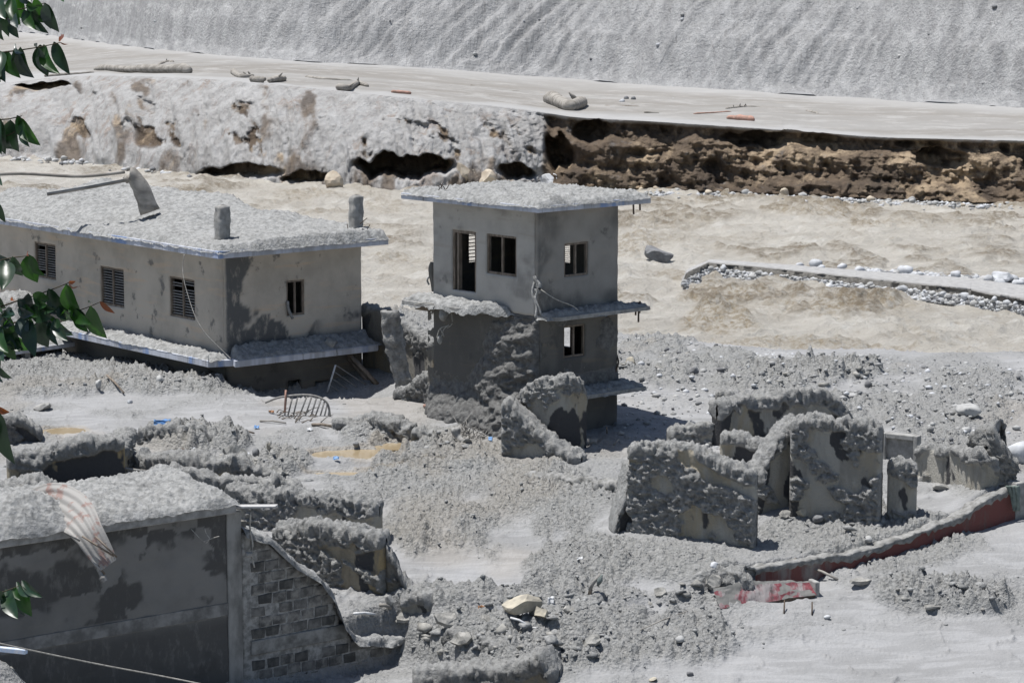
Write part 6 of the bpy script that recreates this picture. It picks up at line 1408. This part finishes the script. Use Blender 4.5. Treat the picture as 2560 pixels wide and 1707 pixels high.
# ------------------------------------------------------------------ arched grille half sunk in mud
gp = gpt(760, 1040); yg = gp[1]
gr = empty('arched_grille', gp, 'rusty arched iron grille sticking out of the mud before the long house', 'grille')
arch = smooth_path([pt(664, 1006, yg + .3), pt(700, 993, yg), pt(760, 987, yg), pt(800, 994, yg), pt(820, 1012, yg), pt(826, 1050, yg)], 40)
mb = MB(); mb.tube(arch, .035, 7); adopt(mb.build('arch_bar', M['metal'], smooth=True), gr)
for (x0, y0, x1, y1) in ((716, 992, 712, 1030), (732, 990, 720, 1030), (745, 989, 733, 1032), (768, 988, 748, 1034), (780, 989, 762, 1036), (792, 992, 775, 1040), (803, 998, 785, 1042), (811, 1004, 797, 1044), (818, 1012, 808, 1046), (823, 1026, 818, 1050)):
    whisk('bar', [pt(x0, y0, yg), pt(x1, y1 + 8, yg - .05)], .026, M['metal'], gr, steps=2)
whisk('bar', [pt(715, 975, yg - .05), pt(714, 995, yg - .05), pt(712, 1030, yg - .05)], .035, M['redwood'], gr, steps=3)
r2 = random.Random(4)
for k in range(26):
    a = r2.uniform(690, 850); b = r2.uniform(1030, 1062); L_ = r2.uniform(8, 34); th = r2.uniform(-.6, .6); p = gpt(a, b); kk_ = k_at(p[1])
    mb = MB(); q = Vector(p); e = q + Vector((cos(th) * L_ * kk_, sin(th) * L_ * kk_ * 2, r2.uniform(-.02, .22))); mb.tube([q, (q + e) / 2 + Vector((0, 0, .05)), e], [.02, .016, .008], 5)
    adopt(mb.build('tangled_stick', M['wood' if k % 3 else 'metal'], smooth=True), gr)
# brushwood and leaf-like plank beside the tall house
bw = empty('brushwood', gpt(1180, 1100), 'tangle of dry mud-coated twigs between the tall house and the upright wall stump', 'brushwood')
for k in range(46):
    a = r2.uniform(1150, 1215); b = r2.uniform(1075, 1105); L_ = r2.uniform(10, 34); th = r2.uniform(-1.2, 1.2); p = gpt(a, b); kk_ = k_at(p[1])
    q = Vector(p); e = q + Vector((sin(th) * L_ * kk_, r2.uniform(-.4, .4), cos(th) * L_ * kk_)); mb = MB(); mb.tube([q, (q + e) / 2 + Vector((r2.uniform(-.1, .1), 0, r2.uniform(-.05, .05))), e], [.018, .014, .006], 5); adopt(mb.build('twig', M['metal'], smooth=True), bw)
yk = hit(1165, 1112)[1]
whisk('split_plank', [pt(1138, 1068, yk), pt(1147, 1095, yk - .1), pt(1182, 1114, yk - .6)], [.10, .14, .15, .15, .14, .13, .12, .11, .10, .09, .07, .06, .04, .02], M['concrete'], label='curved split plank standing in the mud left of the brushwood', cat='plank', n=4)
# sticks, battens and scraps: (x0,y0,x1,y1 in px, lift0, lift1, radius m, material, name, label, category)
ST = [
 (1060, 1028, 1158, 1040, .05, .12, .06, 'redwood', 'timber', 'long reddish timber lying in the mud at the foot of the tall house', 'timber'),
 (2020, 1445, 2094, 1466, .25, .03, .035, 'log', 'stick', 'pale straight stick lying before the red wall', 'stick'),
 (1984, 1464, 1972, 1436, .0, .42, .045, 'log', 'batten', 'lower half of the bent batten leaning on the red wall', 'batten'),
 (1972, 1436, 1990, 1394, .42, .85, .045, 'log', 'batten', 'upper half of the bent batten leaning on the red wall', 'batten'),
 (1474, 1512, 1478, 1472, .0, .5, .05, 'wood', 'post', 'upright stick of the bent post wrapped with a rag, bottom centre', 'post'),
 (1700, 1090, 1776, 1118, .3, .05, .075, 'concrete', 'beam', 'muddy beam sloping against the short low wall', 'beam'),
 (1534, 1118, 1548, 1098, .0, .35, .03, 'metal', 'metal_strip', 'small bright metal strip standing in the mud near the upright wall stump', 'metal strip'),
 (1518, 1092, 1516, 1066, .0, .35, .025, 'wood', 'stake', 'thin stake in the mud right of the upright wall stump', 'stake'),
 (650, 1056, 715, 1064, .03, .05, .03, 'log', 'stick', 'pale stick lying in front of the arched grille', 'stick'),
 (780, 1068, 830, 1074, .05, .05, .05, 'wood', 'stick', 'dark branch left of the eroded wall end', 'branch'),
 (594, 1088, 636, 1090, .03, .05, .03, 'wood', 'stick', 'brown stick alone on the smooth mud left of the puddles', 'stick'),
 (268, 975, 310, 992, .1, .05, .035, 'wood', 'stick', 'dark branch on the clod field before the long house', 'branch'),
 (885, 1564, 938, 1564, .05, .05, .035, 'white', 'pipe', 'short white pipe in the rubble right of the block wall', 'pipe'),
 (1276, 1594, 1318, 1600, .05, .05, .03, 'white', 'pipe', 'thin white pipe below the cream concrete chunk', 'pipe'),
 (1332, 1602, 1348, 1605, .05, .05, .03, 'white', 'pipe', 'second, shorter white pipe below the cream concrete chunk', 'pipe'),
 (950, 1552, 978, 1560, .08, .02, .05, 'log', 'board', 'small pale board in the rubble right of the block wall', 'board'),
 (1720, 1560, 1600, 1604, .04, .02, .015, 'log', 'wire', 'thin wire across the rubble at bottom right', 'wire'),
 (2030, 1540, 2030, 1526, .0, .18, .02, 'rust', 'peg', 'short iron peg below the right end of the fallen slab', 'peg'),
 (1960, 1536, 1961, 1522, .0, .2, .02, 'rust', 'peg', 'short iron peg below the middle of the fallen slab', 'peg'),
 (1090, 1556, 1130, 1540, .02, .3, .05, 'rust', 'board', 'dark board edge near the tilted slab end', 'board'),
 (250, 1198, 322, 1250, .3, .05, .02, 'log', 'stick', 'thin stick on the mound behind the front-left roof', 'stick'),
]
for (x0, y0, x1, y1, l0, l1, r0, mt, nm, lb, ct) in ST:
    a = gpt(x0, y0 if l0 < .4 else 1464); 
    b = gpt(x1, y1) if (l1 < .3) else None
    if b is None: r_y = gpt(x0, max(y0, y1))[1]; b = np.array(pt(x1, y1, r_y)); a = np.array(pt(x0, y0, r_y)) if l0 > .3 else a
    else: a[2] += l0; b[2] += l1
    whisk(nm, [tuple(a), tuple((a + b) / 2 + [0, 0, .03]), tuple(b)], [r0, r0, r0 * .9], M[mt], label=lb, cat=ct, steps=3, n=6)
a = gpt(1474, 1512); yv = a[1]
whisk('bent_post', [pt(1474, 1474, yv), pt(1486, 1452, yv), pt(1502, 1436, yv)], [.05, .05, .06], M['metal'], label='bent-over top of the post wrapped with a grey rag, bottom centre', cat='post', steps=3, n=6)
whisk('rag', [pt(1502, 1436, yv), pt(1500, 1450, yv - .05), pt(1494, 1464, yv - .05)], [.05, .08, .03], m_plain('grey_rag', (.22, .25, .24), None, 9), label='grey-green rag knotted on the bent post', cat='rag', steps=3, n=7)
# flat scraps
def scrap(px_, py_, w_, h_, mt, nm, lb, ct, tilt=.7, rot=0):
    p = gpt(px_, py_); k = k_at(p[1]); n = 7; a, b = np.meshgrid(np.linspace(-.5, .5, n), np.linspace(0, 1, n)); d_ = npr.rand(n, n) * .06
    X_ = a * w_ * k; Yq = b * h_ * k * cos(tilt) * 1.2 + d_; Zq = b * h_ * k * sin(tilt) + d_ * .6 + .02
    c_, s_ = cos(rot), sin(rot); me = mesh_np(nm, np.stack([p[0] + X_ * c_ - Yq * s_, p[1] + X_ * s_ + Yq * c_, p[2] + Zq], -1).reshape(-1, 3), gridF(n, n)); o = link(nm, me, M[mt], smooth=False)
    o.modifiers.new('s', 'SOLIDIFY').thickness = .012; return setprops(o, lb, ct)
scrap(405, 1104, 42, 20, 'bluesheet' if 'bluesheet' in M else 'blue', 'blue_sheet', 'pleated pale blue sheet under the arched mud ridge at left', 'sheet', 1.2)
scrap(641, 1076, 12, 8, 'blue', 'plastic_scrap', 'tiny blue scrap on the smooth mud left of the puddles', 'plastic scrap')
scrap(840, 1166, 14, 8, 'blue', 'plastic_scrap', 'small dark blue scrap between the lower puddles', 'plastic scrap')
scrap(1226, 1112, 10, 12, 'blue', 'plastic_scrap', 'blue scrap beside the buttress of the upright wall stump', 'plastic scrap')
scrap(898, 1070, 24, 8, 'blue', 'plastic_scrap', 'light blue painted patch piece at the foot of the eroded wall end', 'plastic scrap', 1.3)
scrap(2146, 1290, 12, 12, 'blue', 'plastic_scrap', 'blue scrap at the right foot of the tall pale wall', 'plastic scrap', 1.2)
scrap(2130, 1308, 12, 8, 'white', 'plastic_scrap', 'white scrap just below the tall pale wall', 'plastic scrap')
scrap(774, 1082, 14, 7, 'white', 'plastic_scrap', 'white scrap left of the eroded wall end', 'plastic scrap')
scrap(1377, 1536, 16, 18, 'white', 'plastic_bag', 'white plastic bag right above the cream concrete chunk', 'plastic bag', 1.2)
scrap(1352, 1512, 26, 14, 'pinkish', 'cloth_scrap', 'faded pink cloth in the rubble above the cream concrete chunk', 'cloth', .9) if 'pinkish' in M else None
scrap(1205, 1544, 20, 12, 'orange', 'orange_sheet', 'small orange-brown sheet in the rubble at bottom centre', 'sheet', 1.1)
scrap(678, 1034, 14, 5, 'orange', 'plastic_scrap', 'small red-orange scrap left of the arched grille', 'plastic scrap')
scrap(1450, 1432, 14, 8, 'white', 'plastic_scrap', 'white scrap on the clods above the bent post', 'plastic scrap')
scrap(1710, 1548, 22, 10, 'tanw', 'cardboard', 'yellowish piece of board left of the fallen slab', 'board', .5) if 'tanw' in M else None
# mesh gate caked in mud by the long dark wall
gg = gpt(330, 1238); gy_ = gg[1]
gm = empty('mesh_gate', gg, 'mud-clogged metal mesh gate panel standing at the end of the long dark wall', 'gate')
c_ = [pt(292, 1168, gy_), pt(380, 1180, gy_ - .1), pt(376, 1250, gy_ - .1), pt(290, 1240, gy_)]
for a, b in ((0, 1), (1, 2), (2, 3), (3, 0)): whisk('frame_bar', [c_[a], c_[b]], .04, M['metal'], gm, steps=2)
for k in range(1, 9):
    f = k / 9; a = np.array(c_[0]) * (1 - f) + np.array(c_[1]) * f; b = np.array(c_[3]) * (1 - f) + np.array(c_[2]) * f; whisk('bar', [a, b], .022, M['metal'], gm, steps=2)
a0 = np.array(c_[0]); fg = Frame(a0[:2], np.array(c_[1])[:2] - a0[:2]); Lg_ = fg.uz(378, 1200)[0]
mud_skin('mud_clog', fg, .03, Lg_ - .03, c_[3][2], c_[0][2] - .03, lambda U_, Z_: -.06 + .13 * clods(U_ * 7, Z_ * 7, 3) + .05 * fb2(U_ * 5, Z_ * 5, 3, 4), M['ruin_dark'], gm, .03)
# small comb of reinforcement in the mud
cm = empty('rebar_comb', gpt(440, 1122), 'row of short bars like a comb poking from the left rubble', 'reinforcement')
for k in range(7): 
    p = gpt(418 + k * 6, 1120); whisk('bar', [p, p + [.02, 0, .16]], .018, M['metal'], cm, steps=2)
p0_, p1_ = gpt(405, 1118), gpt(458, 1120); whisk('bar', [p0_ + [0, 0, .17], p1_ + [0, 0, .17]], .02, M['metal'], cm, steps=2)
for i, (x, y, w_, h_) in enumerate(((455, 1158, 30, 34),)):
    p = gpt(x, y); k = k_at(p[1]); put_rock(rock_mesh('lump', 77, M['rust'], 3, .3), p, w_ * k, h_ * k, 'dark_lump', None, 'near-black lump of debris on top of the left rubble', 'debris')

# ================================================================== LEAFY BRANCHES CLOSE TO THE CAMERA
def leaf_mesh(b, t_, w, bend, fold, Yb, Yt):
    B = np.array(pt(*b, Yb)); T = np.array(pt(*t_, Yt)); L_ = np.linalg.norm(T - B); ax = (T - B) / L_
    side = np.cross(ax, [0, 1, 0]); side /= np.linalg.norm(side); nrm = np.cross(side, ax); n = 9; V = []
    for i in range(n + 1):
        f = i / n; wd = w * .5 * (sin(pi * f ** .8) ** .85) * (1 - .15 * f) if 0 < f < 1 else (0.0012 if i == 0 else 0.0004)
        mid = B + ax * f * L_ + side * bend * L_ * sin(pi * f) 
        for q in (-1, -.5, 0, .5, 1): V.append(mid + side * wd * q * (1 - .12 * abs(q)) - nrm * fold * wd * (abs(q)) + nrm * .02 * L_ * sin(f * 9 + q))
    return mesh_np('leaf', V, gridF(n + 1, 5))
def branch(label, twigs, leaves, Y0, seed):
    r2 = random.Random(seed); root = empty('leafy_branch', pt(*twigs[0][0], Y0), label, 'leafy branch', 'leafy branches at the left edge')
    for k, tw_ in enumerate(twigs):
        P = smooth_path([pt(a, b, Y0 + .02 * k) for a, b in tw_], 18); mb = MB(); mb.tube(P, [.0032 - .002 * i / 17 for i in range(18)], 6); adopt(mb.build('twig', M['twig'], smooth=True), root)
    extra = [(bx + r2.uniform(-16, 5), by_ + r2.uniform(-8, 10), tx + r2.uniform(-24, 0), ty + r2.uniform(-14, 8), w_ * r2.uniform(.8, 1.05), r2.choice('dddlb')) for (bx, by_, tx, ty, w_, c_) in leaves if c_ in 'dl' and w_ > 18 and r2.random() < .55]
    for (bx, by_, tx, ty, w_, c_) in leaves + extra:
        k = Y0 / FPX; me = leaf_mesh((bx, by_), (tx, ty), w_ * k * 1.45, r2.uniform(.04, .16) * (1 if tx >= bx else -1) * -1, r2.uniform(.15, .55), Y0 + r2.uniform(-.03, .03), Y0 + r2.uniform(-.12, .08))
        o = link('leaf', me, M[{'d': 'leaf', 'l': 'leafl', 'b': 'leafb', 'r': 'leafr'}[c_]]); adopt(o, root)
    return root
branch('leafy branch at the top left corner with the largest drooping cluster', [[(-30, -10), (30, 22), (68, 20), (112, 8)], [(-30, 20), (0, 40), (30, 52)]],
 [(28, -5, 52, 65, 30, 'l'), (70, 22, 122, 84, 24, 'd'), (85, -4, 131, 56, 26, 'l'), (112, 8, 148, 81, 28, 'd'), (60, 25, 90, 73, 22, 'd'), (65, 14, 96, 17, 16, 'l'), (2, 0, 22, 94, 30, 'd'), (28, 50, 47, 96, 20, 'd'), (0, 55, 10, 103, 18, 'd'),
  (15, -8, 22, 34, 28, 'b'), (30, 18, 46, 64, 26, 'd'), (44, -12, 57, 50, 28, 'l'), (-12, 5, -4, 80, 30, 'd'), (75, -15, 78, 6, 12, 'b'), (158, -8, 160, 5, 8, 'l'), (55, -14, 70, 12, 18, 'b'), (-5, -10, 14, 48, 30, 'd')], 8.0, 1)
branch('leafy branch in the upper left with a red bud at its tip', [[(-30, 136), (40, 127), (100, 118), (150, 107)]],
 [(135, 105, 175, 187, 28, 'd'), (100, 112, 120, 192, 36, 'd'), (110, 112, 150, 185, 26, 'l'), (50, 118, 86, 196, 28, 'd'), (15, 128, 52, 196, 28, 'l'), (6, 130, 14, 206, 34, 'd'), (-12, 130, 2, 206, 26, 'd'), (38, 110, 60, 132, 10, 'b'), (92, 108, 98, 122, 8, 'b'), (148, 105, 154, 86, 10, 'r'), (150, 106, 170, 111, 3, 'r'), (-20, 135, -8, 200, 30, 'd')], 8.1, 2)
branch('small leafy twig at the left edge beside the eroded bank', [[(-30, 300), (20, 298), (55, 290)], [(-20, 340), (15, 340), (50, 322)]],
 [(0, 297, 14, 388, 28, 'd'), (25, 300, 48, 381, 38, 'd'), (48, 293, 102, 365, 26, 'l'), (55, 325, 74, 368, 16, 'd'), (0, 350, 8, 380, 14, 'd'), (12, 338, 32, 374, 20, 'd'), (-14, 305, -4, 380, 28, 'd')], 8.05, 3)
branch('single leaf tips poking in at the left edge below the river', [[(-25, 420), (-4, 425)], [(-25, 495), (-4, 505)]],
 [(-8, 425, 6, 464, 16, 'd'), (-8, 505, 14, 557, 18, 'd')], 8.0, 4)
branch('big leafy branch hanging before the long house and annexe', [[(-30, 658), (28, 645), (70, 640)], [(-30, 778), (50, 750), (90, 738), (165, 710), (176, 702)], [(-30, 826), (60, 800), (120, 785), (180, 780), (220, 768), (252, 754)]],
 [(30, 642, 57, 691, 26, 'd'), (70, 636, 94, 707, 40, 'l'), (74, 640, 114, 690, 18, 'l'), (10, 650, 5, 727, 40, 'd'), (-8, 640, 26, 650, 16, 'b'), (70, 628, 72, 640, 4, 'r'),
  (165, 710, 203, 782, 34, 'l'), (120, 722, 176, 779, 32, 'd'), (172, 706, 189, 703, 8, 'r'), (172, 707, 200, 716, 5, 'r'), (82, 735, 124, 748, 30, 'l'), (70, 733, 80, 776, 22, 'b'), (44, 748, 78, 768, 20, 'b'), (-4, 742, 16, 772, 20, 'd'), (30, 742, 40, 752, 6, 'r'),
  (225, 765, 268, 847, 34, 'l'), (185, 772, 237, 814, 32, 'd'), (190, 778, 222, 831, 22, 'l'), (118, 788, 184, 838, 28, 'l'), (138, 796, 170, 852, 30, 'd'), (98, 798, 121, 869, 40, 'd'), (126, 800, 146, 864, 18, 'd'), (72, 800, 88, 893, 34, 'd'), (56, 790, 64, 852, 32, 'b'), (160, 775, 182, 800, 24, 'l'), (250, 754, 287, 783, 12, 'r'), (232, 758, 224, 752, 5, 'l'),
  (76, 768, 132, 793, 34, 'd'), (20, 800, 57, 877, 38, 'd'), (0, 820, 22, 882, 34, 'l'), (42, 842, 72, 876, 24, 'l'), (6, 842, 10, 902, 34, 'd'), (30, 772, 4, 792, 22, 'd'), (10, 800, 34, 812, 22, 'b'), (-10, 790, 30, 800, 26, 'd'), (100, 752, 140, 772, 24, 'd'), (60, 762, 96, 790, 26, 'l'), (128, 766, 142, 786, 14, 'b'), (-12, 850, -2, 940, 30, 'd'), (24, 850, 40, 900, 26, 'l')], 8.0, 5)
branch('long single leaf and small tips hanging at the left edge above the ruins', [[(-30, 905), (0, 920)], [(-30, 1020), (0, 1034)]],
 [(0, 1034, 38, 1162, 34, 'd'), (-6, 916, 31, 946, 14, 'd'), (-2, 936, 8, 956, 8, 'd'), (-10, 1030, -2, 1120, 30, 'd'), (-6, 1018, 24, 1030, 14, 'r')], 8.0, 6)
branch('sprig of three leaves low at the left edge over the dark building wall', [[(-30, 1490), (10, 1478), (50, 1463)]],
 [(55, 1450, 107, 1493, 22, 'd'), (15, 1472, 45, 1546, 38, 'd'), (58, 1468, 80, 1541, 32, 'l'), (-4, 1475, 10, 1502, 22, 'd'), (36, 1466, 52, 1500, 16, 'l')], 8.0, 7)
